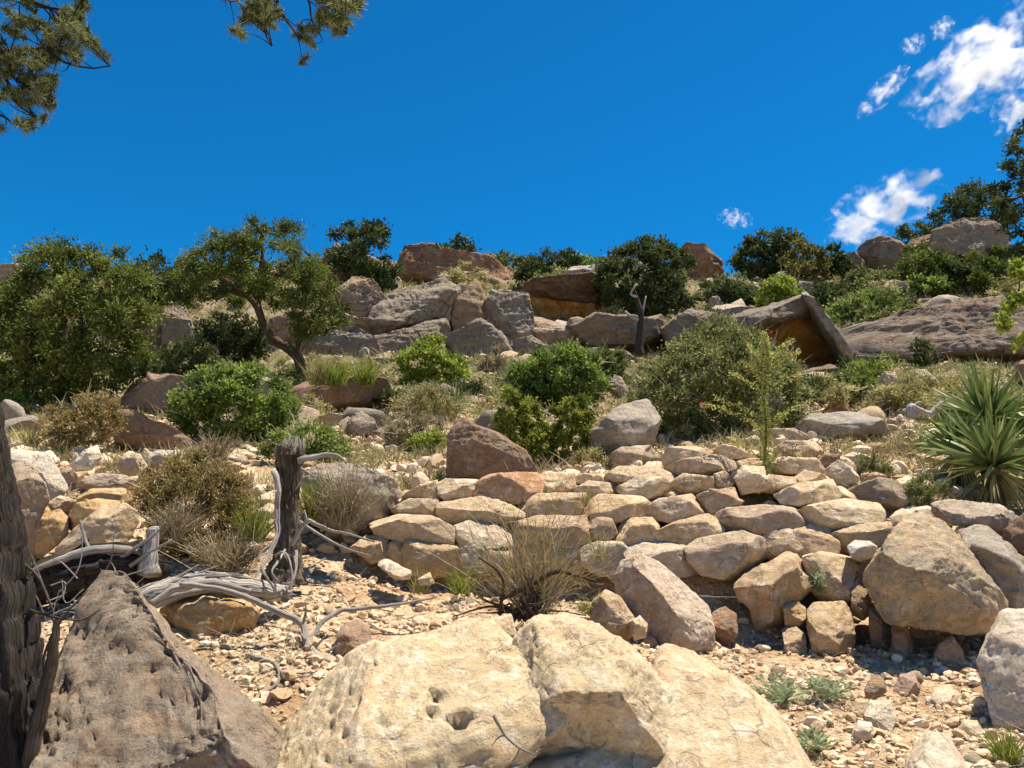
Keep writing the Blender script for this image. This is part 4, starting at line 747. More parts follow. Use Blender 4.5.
small_branch('grey sticks lying at the foot of the dry bush', [(478, 582), (500, 592), (520, 604), (535, 612)], .008)
small_branch('thin bare stick poking from the bank under the wall', [(700, 596), (718, 597), (738, 597)], .004, Y=4.9)
small_branch('white stick at the bottom of the split between the two front boulders', [(494, 715), (505, 735), (520, 748), (535, 755)], .006, Y=2.65, extra=[[(505, 735), (498, 738), (492, 746)], [(520, 748), (516, 757), (508, 764)]])
small_branch('bleached twig on the ground under the big juniper', [(8, 440), (18, 434), (26, 428)], .03)
# tangled twigs near the log
g = np.random.default_rng(15); t = Tubes()
for k in range(34):
    p0 = at(g.uniform(45, 130), g.uniform(575, 625), g.uniform(3.5, 3.9)); d = unit(g.normal(size=3) * [1, .4, .8] + [.2, 0, .3]); l = g.uniform(.08, .3)
    t.add([p0, p0 + d * l * .5 + g.normal(size=3) * .03, p0 + d * l + g.normal(size=3) * .05], [.004, .003, .0015], 5, 4, cap=False)
tag(t.build('dead_twigs', M['dead']), 'tangle of thin dead twigs beside the dark log', 'twigs')
g = np.random.default_rng(16); n = 260; P = np.array([ground(g.uniform(205, 300), g.uniform(628, 690)) for _ in range(n)]); V, Q = blades(P, unit(g.normal(size=(n, 3)) * [1, 1, .5] + [0, 0, .4]), g.uniform(.05, .2, n), np.full(n, .0018), g, 4, .1, .8, .4)
tag(mesh_obj('dead_twigs', V, Q, M['dry'], tone=tones(g, n, 10, .4, 1), smooth=False), 'tangle of fine dry twigs between the two front boulders', 'twigs')

# ================================================================== NEAR PINE: burnt trunk at left edge, boughs above
TY0 = 2.75
pine = thing('pinyon_pine', at(8, 830, TY0), 'near pine with blackened trunk at the left edge and drooping boughs above', 'tree')
t = Tubes(); t.add(px_path([(-4, 900), (-4, 800), (-4, 700), (-6, 600), (-9, 520), (-14, 460), (-26, 380), (-50, 200), (-60, 0), (-50, -160), (-20, -260)], TY0), [.15, .128, .118, .102, .080, .062, .055, .05, .045, .04, .03], 72, 18, .34, 12); t.build('trunk', M['bark'], pine)
t = Tubes(); t.add(px_path([(22, 800), (34, 740), (46, 690), (54, 650), (56, 620)], 2.7), [.02, .02, .018, .014, .008], 20, 8, .4, 13)
for pth in ([(50, 640), (60, 622), (74, 605), (88, 590)], [(48, 690), (44, 660), (50, 640), (56, 630)], [(30, 610), (50, 616), (80, 620), (100, 610)], [(20, 560), (40, 580), (52, 610)]): t.add(px_path(pth, 2.75), [.006, .005, .003, .002][:len(pth)], 6, 5)
t.build('bark_strip', M['stumpm'], pine)
boughs = [([(-50, 30), (-20, 46), (10, 52), (45, 48), (62, 46)], .009), ([(-55, 60), (-15, 70), (5, 60), (14, 78), (28, 96)], .007), ([(0, 66), (8, 84), (18, 104), (38, 118)], .006), ([(-40, -20), (0, -8), (40, 4), (80, 20), (92, 40)], .007), ([(45, 48), (58, 58), (70, 64), (92, 68), (110, 66)], .006), ([(14, 78), (30, 88), (44, 96), (52, 102)], .005), ([(-30, 100), (-10, 110), (6, 118), (12, 124)], .007), ([(20, 2), (50, 8), (76, 8), (88, -10)], .007),
          ([(-20, -260), (80, -220), (170, -150), (240, -90), (262, -40), (272, -5), (284, 16), (298, 36)], .009), ([(265, -40), (300, -20), (325, 0), (338, 14), (346, 34)], .008), ([(262, -40), (255, -10), (246, 15), (240, 32)], .007), ([(278, 0), (268, 18), (266, 34), (272, 46)], .005), ([(290, -20), (308, 0), (312, 20), (318, 30)], .005), ([(320, -20), (350, -12), (358, 0)], .005), ([(170, -150), (210, -60), (222, -20), (230, 2)], .007), ([(150, -150), (160, -60), (172, -14)], .007)]
t = Tubes()
for k, (pth, r) in enumerate(boughs):
    t.add([at(x, y, TY0 + .12 * math.sin(i * 1.3 + k)) for i, (x, y) in enumerate(pth)], np.linspace(r, max(r * .35, .0025), len(pth)), 8, 5, .2, k)
cl = []
g = np.random.default_rng(21)
areas = [([(-30, -20), (55, -10), (50, 10), (88, 0), (95, 25), (112, 66), (92, 82), (70, 58), (50, 60), (55, 108), (35, 127), (12, 132), (-30, 120)], 240), ([(233, 33), (248, 10), (250, -20), (362, -20), (360, 6), (346, 38), (332, 30), (324, 14), (316, 36), (308, 60), (292, 62), (272, 52), (262, 34)], 250), ([(222, -10), (236, -8), (232, 6), (226, 4)], 3), ([(60, -30), (98, -30), (100, 8), (84, 12)], 14), ([(165, -20), (182, -16), (176, 0)], 2)]
nodes = np.array([at(x, y, TY0) for pth, _ in boughs for x, y in pth])
for ar, K in areas:
    P = g.uniform(np.min(ar, 0), np.max(ar, 0), (K * 6, 2)); P = P[inpoly(ar, P)][:K]
    # keep bunches: reject by noise so that sky shows through
    nz = perlin(np.stack([P[:, 0] * .045, P[:, 1] * .045, P[:, 0] * 0 + 3.3], 1)); P = P[nz > (-.16 if K > 150 else -.34)]
    cl += [at(x, y, TY0 + g.normal() * .12) for x, y in P]
cl = np.array(cl)
for c in cl:
    dd = np.linalg.norm(nodes - c, axis=1); a = nodes[int(np.argmin(dd))]; t.add([a, a * .5 + c * .5 + g.normal(size=3) * .012, c], [.0025, .0016, .001], 5, 3, cap=False)
t.build('bough', M['bark'], pine)
per = 120; idx = np.repeat(np.arange(len(cl)), per); ax = unit(g.normal(size=(len(cl), 3)) * [1, 1, .6])[idx]; n = len(idx)
P = cl[idx] + ax * g.uniform(-.03, .03, n)[:, None]; V, Q = blades(P, unit(ax * .6 + g.normal(size=(n, 3)) * .7), g.uniform(.02, .036, n), np.full(n, .0016), g, 2, 0, .6, .1)
child('crown', V, Q, M['needle'], pine, tone=np.repeat(np.clip(g.normal(.5, .2, len(cl))[idx] + g.normal(size=n) * .15, 0, 1), 6), smooth=False)

# ================================================================== TREES
tree('large bushy juniper with a brownish tinge filling the left edge', [(-60, 330), (-20, 290), (5, 275), (22, 258), (42, 250), (58, 243), (78, 252), (100, 247), (128, 252), (150, 272), (158, 300), (150, 330), (156, 362), (135, 388), (100, 398), (62, 404), (20, 400), (-60, 405)], (62, 418), 'juniper', [(62, 380), (58, 350), (66, 320)], K=260, per=230, leafs=(.075, .019), cr=.062, Y=14.5, seed=1, extra=[[(62, 390), (40, 372), (18, 360)], [(60, 385), (85, 365), (105, 350)]], r0=.16)
tree('green juniper top showing behind the large bushy juniper', [(120, 275), (145, 258), (170, 258), (192, 266), (200, 288), (170, 305), (130, 300)], (160, 330), 'dark', K=50, per=90, leafs=(.14, .04), Y=24, seed=2)
tree('leaning pine with a curved dark trunk and open spreading crown', [(165, 290), (178, 270), (198, 240), (218, 232), (238, 220), (262, 215), (290, 222), (308, 238), (318, 262), (335, 285), (347, 305), (345, 326), (322, 338), (296, 338), (292, 316), (272, 306), (235, 292), (200, 304), (172, 302)], (302, 378), 'juniper', [(300, 362), (290, 350), (275, 340), (264, 325), (256, 305), (240, 290), (222, 278)], K=170, per=200, leafs=(.085, .018), cr=.055, Y=18.5, seed=3, r0=.135, extra=[[(298, 358), (299, 342), (312, 322), (323, 302)], [(262, 318), (255, 288), (262, 262), (262, 240)], [(252, 298), (225, 290), (200, 290)], [(256, 300), (280, 275), (300, 262)]], name='pine_tree')
tree('dark tree standing on the ledge above the leaning pine', [(322, 245), (345, 226), (368, 217), (385, 228), (392, 252), (404, 262), (398, 282), (385, 300), (368, 298), (350, 276), (330, 262)], (365, 304), 'dark', K=85, per=90, leafs=(.2, .055), cr=.085, Y=36, seed=4)
tree('small dark tree beside the red knob on the skyline', [(438, 250), (446, 240), (458, 237), (472, 246), (480, 260), (492, 270), (458, 268)], (462, 275), 'dark', K=34, per=60, leafs=(.22, .07), cr=.11, Y=45, seed=5)
tree('round dark juniper behind the dead snag', [(596, 282), (604, 262), (622, 250), (645, 240), (668, 243), (690, 258), (694, 280), (672, 300), (664, 322), (640, 330), (612, 322), (604, 300)], (640, 345), 'dark', K=150, per=120, leafs=(.16, .045), cr=.075, Y=29, seed=6)
tree('dark juniper on the skyline left of centre right outcrop', [(735, 262), (745, 243), (765, 232), (790, 233), (806, 246), (812, 266), (790, 284), (755, 284)], (775, 292), 'dark', K=90, per=90, leafs=(.22, .07), cr=.10, Y=43, seed=7)
tree('olive green juniper right of the dark skyline juniper', [(780, 262), (800, 240), (822, 248), (828, 272), (815, 296), (788, 296)], (805, 300), 'juniperbrown', K=60, per=80, leafs=(.2, .06), cr=.11, Y=39, seed=8)
tree('small rounded tree in the dip of the skyline', [(818, 262), (828, 246), (842, 248), (850, 266), (846, 290), (826, 292)], (834, 296), 'dark', K=50, per=80, leafs=(.2, .06), cr=.11, Y=41, seed=9)
tree('thin branched tree at the left end of the right skyline group', [(888, 238), (900, 226), (920, 224), (932, 234), (920, 246), (900, 246)], (914, 252), 'dark', K=34, per=40, leafs=(.2, .06), cr=.09, Y=49, seed=10)
tree('broad dark tree crowning the right skyline', [(920, 235), (938, 208), (958, 190), (980, 184), (1003, 192), (1012, 215), (1005, 240), (960, 240)], (968, 248), 'dark', K=110, per=80, leafs=(.22, .065), cr=.085, Y=49.5, seed=11)
tree('tall dark tree at the right edge against the clouds', [(990, 190), (1005, 168), (1000, 150), (1012, 132), (1030, 118), (1090, 100), (1100, 300), (1024, 285), (1002, 262), (1010, 235), (998, 215)], (1055, 345), 'dark', K=170, per=110, leafs=(.13, .035), cr=.06, Y=25, seed=12)
tree('dark juniper on the right slope below the skyline outcrops', [(896, 268), (905, 250), (922, 244), (945, 256), (965, 272), (966, 294), (935, 304), (905, 300)], (930, 308), 'juniper', K=100, per=90, leafs=(.18, .055), cr=.10, Y=37, seed=13)
tree('rounded dark juniper near the right edge of the upper slope', [(972, 276), (985, 257), (1003, 262), (1014, 280), (1008, 300), (980, 302)], (992, 306), 'juniper', K=60, per=90, leafs=(.18, .055), cr=.12, Y=35, seed=14)
tree('bright leafed small tree cut off by the right edge', [(1000, 322), (1012, 290), (1008, 270), (1024, 250), (1100, 240), (1110, 380), (1030, 362), (1012, 345)], (1085, 460), 'lime', K=70, per=70, leafs=(.05, .02), cr=.06, Y=8.5, seed=15, name='small_tree')
tree('low dark juniper under the skyline junipers', [(752, 300), (770, 284), (815, 282), (838, 296), (828, 318), (780, 318)], (800, 322), 'dark', K=70, per=80, leafs=(.18, .05), cr=.10, Y=33, seed=16)
tree('scraggly dark shrub tree by the white weathered rock', [(508, 285), (520, 264), (545, 252), (570, 252), (588, 266), (566, 280), (556, 298), (524, 298)], (540, 304), 'dark', K=70, per=70, leafs=(.18, .05), cr=.08, Y=37, seed=17)
tree('dark juniper in the shade between the big juniper and the pine', [(186, 350), (200, 322), (230, 312), (262, 330), (268, 358), (235, 372), (200, 370)], (235, 384), 'dark', K=80, per=90, leafs=(.11, .03), cr=.10, Y=20, seed=18)
# dead snag
sn = thing('dead_snag', ground(638, 349), 'grey dead snag with broken arms in front of the round dark juniper', 'dead tree')
t = Tubes(); YS = 24.2; t.add(px_path([(640, 356), (639, 345), (640, 330), (641, 315), (638, 302), (635, 290)], YS), [.13, .12, .10, .085, .06, .02], 14, 4, .3, 2); t.build('trunk', M['bark'], sn)
t = Tubes(); t.add(px_path([(640, 320), (632, 317), (625, 311)], YS), [.07, .05, .03], 8, 3); t.add(px_path([(637, 297), (631, 294), (634, 288), (636, 285)], YS), [.05, .04, .03, .02], 8, 3); t.add(px_path([(641, 318), (644, 305), (646, 296)], YS), [.05, .04, .02], 8, 3); t.build('branch', M['dead'], sn)

# ================================================================== BUSHES
bush('large bright green bush below the leaning pine', [(172, 405), (182, 382), (205, 370), (232, 364), (262, 370), (288, 388), (297, 412), (285, 438), (245, 448), (205, 442), (180, 428)], (235, 448), 'green', K=170, per=170, leafs=(.045, .018), cr=.075, seed=1, Y=10)
bush('bright yellow green bush under the great tilted slab', [(395, 365), (408, 350), (418, 341), (438, 337), (452, 346), (462, 362), (468, 380), (440, 388), (405, 386)], (432, 390), 'lime', K=70, per=120, leafs=(.07, .03), cr=.095, seed=2, Y=17)
bush('round deep green bush in the centre below the alcove', [(503, 390), (515, 368), (540, 355), (572, 346), (595, 355), (606, 378), (592, 400), (545, 406), (515, 402)], (553, 408), 'green', K=140, per=150, leafs=(.06, .022), cr=.08, seed=3, Y=13)
bush('smaller dull green bush right of the round deep green bush', [(590, 362), (604, 349), (622, 354), (632, 372), (625, 392), (598, 392)], (610, 394), 'juniper', K=60, per=90, leafs=(.07, .02), cr=.13, seed=4, Y=16)
bush('upright yellow green juniper shrub growing on top of the wall', [(494, 432), (500, 405), (508, 388), (526, 392), (538, 410), (545, 425), (548, 455), (540, 475), (512, 468), (500, 450)], (525, 474), 'fresh', K=80, per=140, leafs=(.035, .012), cr=.10, seed=5, Y=7.2)
bush('twin juniper shrub right of the upright one on the wall', [(545, 430), (556, 400), (572, 393), (588, 402), (592, 428), (586, 450), (592, 468), (560, 476), (545, 462)], (568, 477), 'fresh', K=70, per=140, leafs=(.035, .012), cr=.11, seed=6, Y=7.3)
bush('wide olive green bush behind the terrace, largest on the right', [(625, 405), (640, 372), (665, 348), (695, 330), (720, 318), (742, 328), (765, 340), (792, 362), (808, 392), (798, 418), (760, 440), (712, 450), (668, 458), (640, 440)], (715, 452), 'olive', K=330, per=130, leafs=(.042, .013), cr=.055, seed=7, Y=8.8, T=.8)
bush('bright green bush on the upper right slope', [(824, 318), (838, 303), (860, 295), (885, 289), (905, 300), (902, 318), (870, 330), (835, 332)], (865, 333), 'green', K=90, per=90, leafs=(.12, .045), cr=.10, seed=8, Y=30)
bush('rusty olive shrub left of the stump', [(138, 492), (150, 470), (172, 458), (205, 456), (232, 468), (248, 490), (255, 520), (240, 548), (200, 565), (170, 548), (150, 522)], (200, 560), 'rust', K=190, per=170, leafs=(.024, .006), cr=.085, seed=9, Y=5.3)
bush('straw coloured shrub under the large bushy juniper', [(38, 432), (50, 410), (78, 398), (110, 394), (124, 408), (114, 436), (80, 454), (48, 448)], (80, 452), 'rust', K=80, per=90, leafs=(.04, .01), cr=.10, seed=10, Y=8.5)
bush('low green shrub behind the stump', [(262, 450), (275, 432), (300, 424), (330, 430), (348, 445), (350, 462), (310, 465), (280, 462)], (305, 466), 'green', K=70, per=90, leafs=(.03, .012), cr=.11, seed=11, Y=8.2)
bush('dark green spiky shrub left of the grey slope rocks', [(908, 352), (918, 340), (932, 344), (938, 362), (925, 372), (910, 370)], (924, 374), 'dark', K=34, per=80, leafs=(.06, .015), cr=.14, seed=12, Y=17)
bush('bright green low bush at the foot of the long dark ledge', [(842, 372), (855, 362), (880, 362), (892, 372), (875, 382), (850, 382)], (868, 384), 'lime', K=40, per=80, leafs=(.05, .02), cr=.13, seed=13, Y=16)
bush('yellow green shrubs mass above the left boulders', [(150, 372), (165, 350), (190, 338), (215, 345), (222, 365), (200, 378), (168, 380)], (188, 382), 'olive', K=70, per=90, leafs=(.08, .025), cr=.11, seed=14, Y=19)
bush('grey brown dead looking bush at the foot of the grey ledge', [(480, 382), (484, 360), (496, 348), (508, 358), (510, 378), (498, 388)], (495, 390), 'dry', K=40, per=70, leafs=(.08, .012), cr=.13, seed=15, Y=20)
bush('small olive cushion plant right of the dark topped boulder', [(900, 492), (910, 478), (930, 474), (945, 484), (945, 500), (920, 506)], (922, 508), 'olive', K=34, per=110, leafs=(.02, .005), cr=.13, seed=16, Y=6.2, name='cushion_plant', cat='plant')
bush('olive cushion plant among the pale terrace slabs', [(852, 470), (862, 458), (880, 454), (894, 462), (892, 474), (870, 480)], (873, 480), 'olive', K=30, per=110, leafs=(.02, .005), cr=.13, seed=17, Y=6.9, name='cushion_plant', cat='plant')
bush('tiny pale green cushion plant in a joint of the wall', [(450, 542), (456, 534), (464, 533), (471, 540), (466, 548), (455, 549)], (461, 548), 'olive', K=12, per=80, leafs=(.012, .004), cr=.18, seed=18, Y=5.33, name='cushion_plant', cat='plant', T=.03)
bush('small grey green plant on the bank beside the crumbling rock', [(808, 585), (815, 572), (828, 572), (832, 582), (822, 592)], (820, 594), 'silver', K=14, per=70, leafs=(.016, .004), cr=.2, seed=19, Y=4.95, name='cushion_plant', cat='plant', T=.05)
bush('straw tuft bush on the reddish brown rock', [(820, 404), (826, 392), (840, 388), (850, 396), (848, 406)], (836, 407), 'straw', K=24, per=70, leafs=(.04, .008), cr=.15, seed=20, Y=10.5)
bush('round straw coloured bush left of the forked grey branch', [(862, 408), (868, 394), (885, 390), (898, 398), (898, 410), (880, 414)], (880, 414), 'straw', K=40, per=90, leafs=(.04, .008), cr=.13, seed=21, Y=11)
bush('wide dry brown bush above the forked grey branch', [(888, 402), (895, 384), (918, 376), (940, 382), (950, 398), (925, 410), (900, 410)], (918, 410), 'straw', K=60, per=90, leafs=(.045, .009), cr=.11, seed=22, Y=11.5)
bush('dry brown bush below the bright yellow green bush', [(385, 412), (395, 392), (420, 385), (450, 392), (462, 410), (440, 428), (400, 428)], (425, 430), 'straw', K=70, per=90, leafs=(.05, .009), cr=.10, seed=23, Y=12)
bush('grey tan dry bush left of the dark brown wall block', [(382, 442), (390, 420), (412, 412), (438, 420), (446, 440), (430, 456), (395, 456)], (415, 458), 'dry', K=70, per=90, leafs=(.04, .007), cr=.10, seed=24, Y=9)
bush('green bush under the yellow agave on the middle slope', [(405, 445), (415, 432), (435, 430), (448, 440), (440, 452), (415, 455)], (428, 456), 'lime', K=30, per=80, leafs=(.03, .01), cr=.13, seed=25, Y=8.6)
bush('low green bush on the upper slope right of the juniper', [(695, 300), (705, 282), (735, 276), (755, 290), (748, 306), (715, 310)], (725, 312), 'olive', K=60, per=80, leafs=(.13, .05), cr=.11, seed=26, Y=35)
bush('bright olive bush above the dark tilted slab', [(755, 300), (764, 282), (785, 276), (802, 290), (798, 306), (772, 310)], (778, 311), 'lime', K=60, per=70, leafs=(.12, .05), cr=.11, seed=27, Y=31)
bush('dry grass and twig bush right of the grey sloping slab', [(570, 468), (580, 452), (600, 450), (612, 462), (605, 476), (580, 478)], (592, 478), 'straw', K=40, per=90, leafs=(.03, .005), cr=.13, seed=28, Y=6.9)
bush('olive scrub at the right of the wide olive bush', [(790, 400), (800, 382), (822, 376), (838, 390), (830, 406), (805, 410)], (815, 410), 'olive', K=50, per=80, leafs=(.05, .014), cr=.12, seed=29, Y=12)
# scattered scrub on the hillside
SP = []
for k, (mt, lf, nm) in enumerate([('olive', (.16, .05), 5), ('dark', (.16, .05), 6), ('straw', (.14, .025), 7), ('green', (.15, .05), 8), ('juniper', (.16, .045), 9)]):
    g = np.random.default_rng(nm); K = 38; d = unit(g.normal(size=(K, 3))); C = d * g.uniform(.3, .85, (K, 1)) * [1, 1, .75] + [0, 0, .62]
    V, Q, t_ = foliage(C, g.uniform(.13, .28, K), 45, lf[0], lf[1], g, .5); o = mesh_obj('foliage', V, Q, M[mt], tone=t_, smooth=False, origin=np.zeros(3)); SP.append((o.data, mt)); bpy.data.objects.remove(o)
tb = Tubes(); limbs(tb, [np.array([0, 0, -.1]), np.array([.05, 0, .2])], C, np.random.default_rng(2), .06, .01, 4); o = tb.build('stem', M['barkfar']); o.data.transform(__import__('mathutils').Matrix.Translation(o.location)); STEM = o.data; bpy.data.objects.remove(o)
g = np.random.default_rng(99); k = 0
zones = [('small scrub bush dotting the middle of the hillside', 'scrub bushes on the middle slope', 80, 11, 24, .22, .6), ('small scrub bush high on the hillside near the skyline', 'scrub bushes on the upper slope', 150, 25, 49, .4, 1.4)]
for lab, grp, n, y0, y1, s0, s1 in zones:
    for _ in range(n):
        y = math.exp(g.uniform(math.log(y0), math.log(y1))); px = g.uniform(-60, 1090); x = (px - 512) / F * y; s = g.uniform(s0, s1)
        if 19 < y < 31 and 330 < px < 600: continue
        root = thing('scrub_bush', (x, y, H(x, y)[0] - .05), lab, 'bush', grp); root.scale = (s, s, s * g.uniform(.6, .95)); root.rotation_euler = (0, 0, g.uniform(0, 6.28))
        for nm, me in (('foliage', SP[g.choice(len(SP), p=[.28, .26, .24, .08, .14])][0]), ('stem', STEM)):
            o = bpy.data.objects.new(nm, me); COL.objects.link(o); o.parent = root

# ------------------------------------------------------------------ twiggy and grassy plants
def twiggy(label, base, h, spread, n, Y=None, m1='dry', m2='straw', name='dry_bush', seed=0, w=.0022, leafn=400, up=1., cat='bush', tm='twig'):
    g = np.random.default_rng(seed + 40); b = ground(*base) if Y is None else at(base[0], base[1], Y); root = thing(name, b, label, cat)
    t = Tubes()
    for k in range(9):
        d = unit(np.array([g.normal() * spread / h, g.normal() * spread / h * .6, up])); t.add([b + [0, 0, -.02], b + d * h * .18 + g.normal(size=3) * .012, b + d * h * .45 + g.normal(size=3) * .03], [w * 4, w * 3, w * 1.2], 6, 4, .2, k)
    t.build('stem', M[tm], root)
    Pb = b + np.concatenate([g.normal(size=(n, 2)) * spread * .18, g.uniform(0, h * .25, (n, 1))], 1); d = unit(np.concatenate([g.normal(size=(n, 1)) * spread / h * 1.1, g.normal(size=(n, 1)) * spread / h * .8, np.full((n, 1), up)], 1)); L = h * g.uniform(.35, 1., n)
    V, Q = blades(Pb, d, L, np.full(n, w), g, 5, .05, .6, .16); child('twig', V, Q, M[m1], root, tone=tones(g, n, 12), smooth=False)
    idx = g.integers(0, n, leafn * 3); tt = g.uniform(.35, 1, len(idx)); P = Pb[idx] + d[idx] * (L[idx] * tt)[:, None]; dd = unit(d[idx] + g.normal(size=(len(idx), 3)) * .55)
    V, Q = blades(P, dd, h * g.uniform(.05, .16, len(idx)), np.full(len(idx), w * .8), g, 2, 0, .7, .2); child('foliage', V, Q, M[m2], root, tone=tones(g, len(idx), 6), smooth=False); return root
twiggy('tangled dry bush with upright straw stems in front of the wall', (535, 628), .74, .38, 210, Y=4.5, seed=1, leafn=300, w=.0022, m2='rust')
g = np.random.default_rng(61); t = Tubes(); b = at(525, 618, 4.45)
for k in range(22):
    d = unit(g.normal(size=3) * [1, .7, .55] + [0, 0, .25]); l = g.uniform(.15, .42); t.add([b + g.normal(size=3) * [.08, .05, .02], b + d * l * .5 + g.normal(size=3) * .03, b + d * l + g.normal(size=3) * .05], [.011, .007, .003], 7, 5, .2, k)
t.add(px_path([(500, 600), (530, 585), (555, 572), (575, 575), (597, 582)], 4.4), [.012, .014, .013, .011, .006], 9, 6, .3, 1)
tag(t.build('dead_twigs', M['barkfar']), 'dark crooked dead branches at the base of the dry bush', 'twigs')
twiggy('grey brown brush of fine upright twigs right of the stump', (345, 530), .42, .2, 340, Y=5.2, seed=2, m2='dry', leafn=500)
twiggy('grey twiggy dead undergrowth behind the bleached log', (228, 575), .30, .30, 320, Y=4.6, seed=3, m2='dry', leafn=500)
twiggy('dry grey brush between broken rocks and rusty shrub', (172, 540), .26, .18, 200, Y=4.8, seed=4, m2='dry', leafn=300)
twiggy('pale dry brush under the large bright green bush', (215, 462), .30, .2, 160, Y=7.6, seed=5, m2='dry', leafn=240, w=.004)
twiggy('reddish dry brush at the left side of the large grey boulder', (322, 528), .3, .12, 140, Y=5.3, seed=6, m2='dry', leafn=200)
tuft('yellow green grass clump left of the stump', (252, 540), .34, .13, 380, 'grass', .0032, .15, seed=1, Y=5.2)
tuft('bright green grass showing behind the stump on its right', (312, 520), .36, .10, 300, 'grass', .0032, .12, seed=2, Y=5.3)
tuft('green grass clump at the foot of the white topped wall stone', (462, 592), .26, .13, 150, 'grass', .0022, .12, seed=3, Y=5.05)
tuft('thin straw grass clump in front of the ochre wall stone', (420, 592), .22, .10, 70, 'straw', .002, .12, seed=4, Y=5.05)
tuft('green grass between the dry bush and the leaning pale boulder', (592, 612), .16, .10, 90, 'grass', .0022, .15, seed=5, Y=4.5)
tuft('thin straw grass rising beside the dry bush', (600, 560), .3, .1, 60, 'straw', .002, .1, seed=6, Y=5.1)
tuft('olive grass at the foot of the leaning pale boulder', (668, 660), .1, .06, 140, 'straw', .0018, .2, seed=7, Y=4.3)
tuft('dry grass sprouting at the left foot of the leaning pale boulder', (643, 672), .12, .1, 130, 'dry', .0018, .2, seed=8, Y=4.2)
tuft('dark green grass in front of the white capped block', (1008, 762), .16, .07, 300, 'grass', .0022, .2, seed=9, Y=3.05)
tuft('pale dry grass at the bottom right corner', (975, 775), .14, .14, 320, 'straw', .0016, .5, seed=10, Y=3.0)
tuft('straw coloured grass fan on the reddish ledge block', (335, 385), .55, .25, 260, 'grass', .008, .15, seed=11, Y=12.6)
tuft('tall yellow grass clump on the reddish ledge block', (365, 384), .55, .22, 300, 'grass', .009, .15, seed=12, Y=12.8)
tuft('dry grass clump under the leaning pine trunk', (318, 384), .6, .22, 260, 'straw', .008, .15, seed=13, Y=12.6)
tuft('thin green grass under the broken rocks by the dark log', (36, 575), .16, .07, 90, 'grass', .0025, .15, seed=14, Y=4.9)
tuft('yellowish grass on the bank above the crumbling rock', (815, 556), .07, .12, 200, 'grass', .0015, .3, seed=15, Y=5.25)
tuft('sparse straw grass in front of the ochre wall blocks', (586, 502), .14, .05, 60, 'straw', .002, .15, seed=16, Y=5.5)
g = np.random.default_rng(5)
for k in range(46):
    px = g.uniform(-20, 1060); y = g.uniform(8, 20); x = (px - 512) / F * y
    tuft('dry bunch grass on the middle of the hillside', (x, y, H(x, y)[0]), g.uniform(.2, .42), .16, 80, g.choice(['straw', 'straw', 'dry', 'grass']), .007, .25, seed=100 + k, group='bunch grasses on the hillside', name='bunch_grass')

# yuccas
def yucca(label, centre, base, R0, n, Y, seed, w=.02):
    g = np.random.default_rng(seed + 70); c = at(centre[0], centre[1], Y); b = at(base[0], base[1], Y); b[2] = min(b[2], c[2] - .05); root = thing('yucca', b, label, 'yucca')
    t = Tubes(); t.add([b + [0, 0, -.08], (b + c) / 2, c], [.06, .055, .05], 14, 4, .3, seed); t.build('trunk', M['barkfar'], root)
    a = g.uniform(0, 6.283, n); el = np.radians(g.uniform(-12, 86, n)); d = np.stack([np.cos(a) * np.cos(el), np.sin(a) * np.cos(el), np.sin(el)], 1)
    V, Q = blades(np.tile(c, (n, 1)) + d * .03 + g.normal(size=(n, 3)) * .02, d, R0 * g.uniform(.6, 1.15, n), np.full(n, w), g, 7, .10, 1., .10); child('leaf', V, Q, M['yucca'], root, tone=tones(g, n, 16, .1, .95), smooth=False)['kind'] = 'stuff'
    n2 = 60; a = g.uniform(0, 6.283, n2); el = np.radians(g.uniform(-70, -15, n2)); d = np.stack([np.cos(a) * np.cos(el), np.sin(a) * np.cos(el), np.sin(el)], 1)
    V, Q = blades(np.tile(c, (n2, 1)) - [0, 0, .03], d, R0 * g.uniform(.5, .85, n2), np.full(n2, w * .7), g, 5, .35, 1., .1); child('dead_leaf', V, Q, M['straw'], root, tone=tones(g, n2, 12), smooth=False)
yucca('front yucca rosette with long pointed green leaves at the right edge', (993, 466), (995, 500), .54, 170, 6.3, 1)
yucca('tall yucca rosette behind the front one at the right edge', (988, 422), (990, 485), .60, 190, 6.9, 2)
yucca('yucca rosette leaning left of the front one', (958, 450), (965, 485), .40, 130, 6.8, 3, .016)
yucca('yucca partly cut off by the right edge', (1050, 440), (1050, 490), .62, 150, 6.8, 4)
yucca('small yellowish agave on the middle slope left of the wall block', (454, 402), (454, 408), .34, 60, 13, 5, .016)
# tall flowering stalk
sk = thing('tall_flowering_stalk', at(763, 500, 6.05), 'tall spindly yellow green stalk with small pink flowers growing from the terrace', 'plant')
pth = [at(x, y, 6.05) for x, y in ((763, 503), (764, 470), (766, 430), (764, 395), (768, 360), (764, 332))]
t = Tubes(); t.add(pth, [.012, .011, .009, .007, .005, .003], 8, 8); g = np.random.default_rng(31); Pt = np.array(pth); tips = []; sts = []
ends = [(702, 404), (715, 398), (730, 372), (744, 362), (800, 350), (805, 372), (792, 340), (730, 440), (810, 402), (748, 345), (720, 462), (800, 455), (735, 470), (790, 470), (742, 486), (792, 490), (750, 420), (785, 415), (752, 470), (778, 452)]
for ex, ey in ends:
    s0 = min(ey + 22, 495); i = np.interp(s0, [332, 360, 395, 430, 470, 503], [5, 4, 3, 2, 1, 0]); j = int(min(i, 4)); a = Pt[j] * (1 - (i - j)) + Pt[j + 1] * (i - j)
    e = at(ex, ey, 6.05 + g.normal() * .1); m = a * .5 + e * .5 + [0, 0, .02]; t.add([a, m, e], [.004, .003, .0015], 5, 4, cap=False); tips.append((a, m, e))
t.build('stem', M['grass'], sk); LP = []
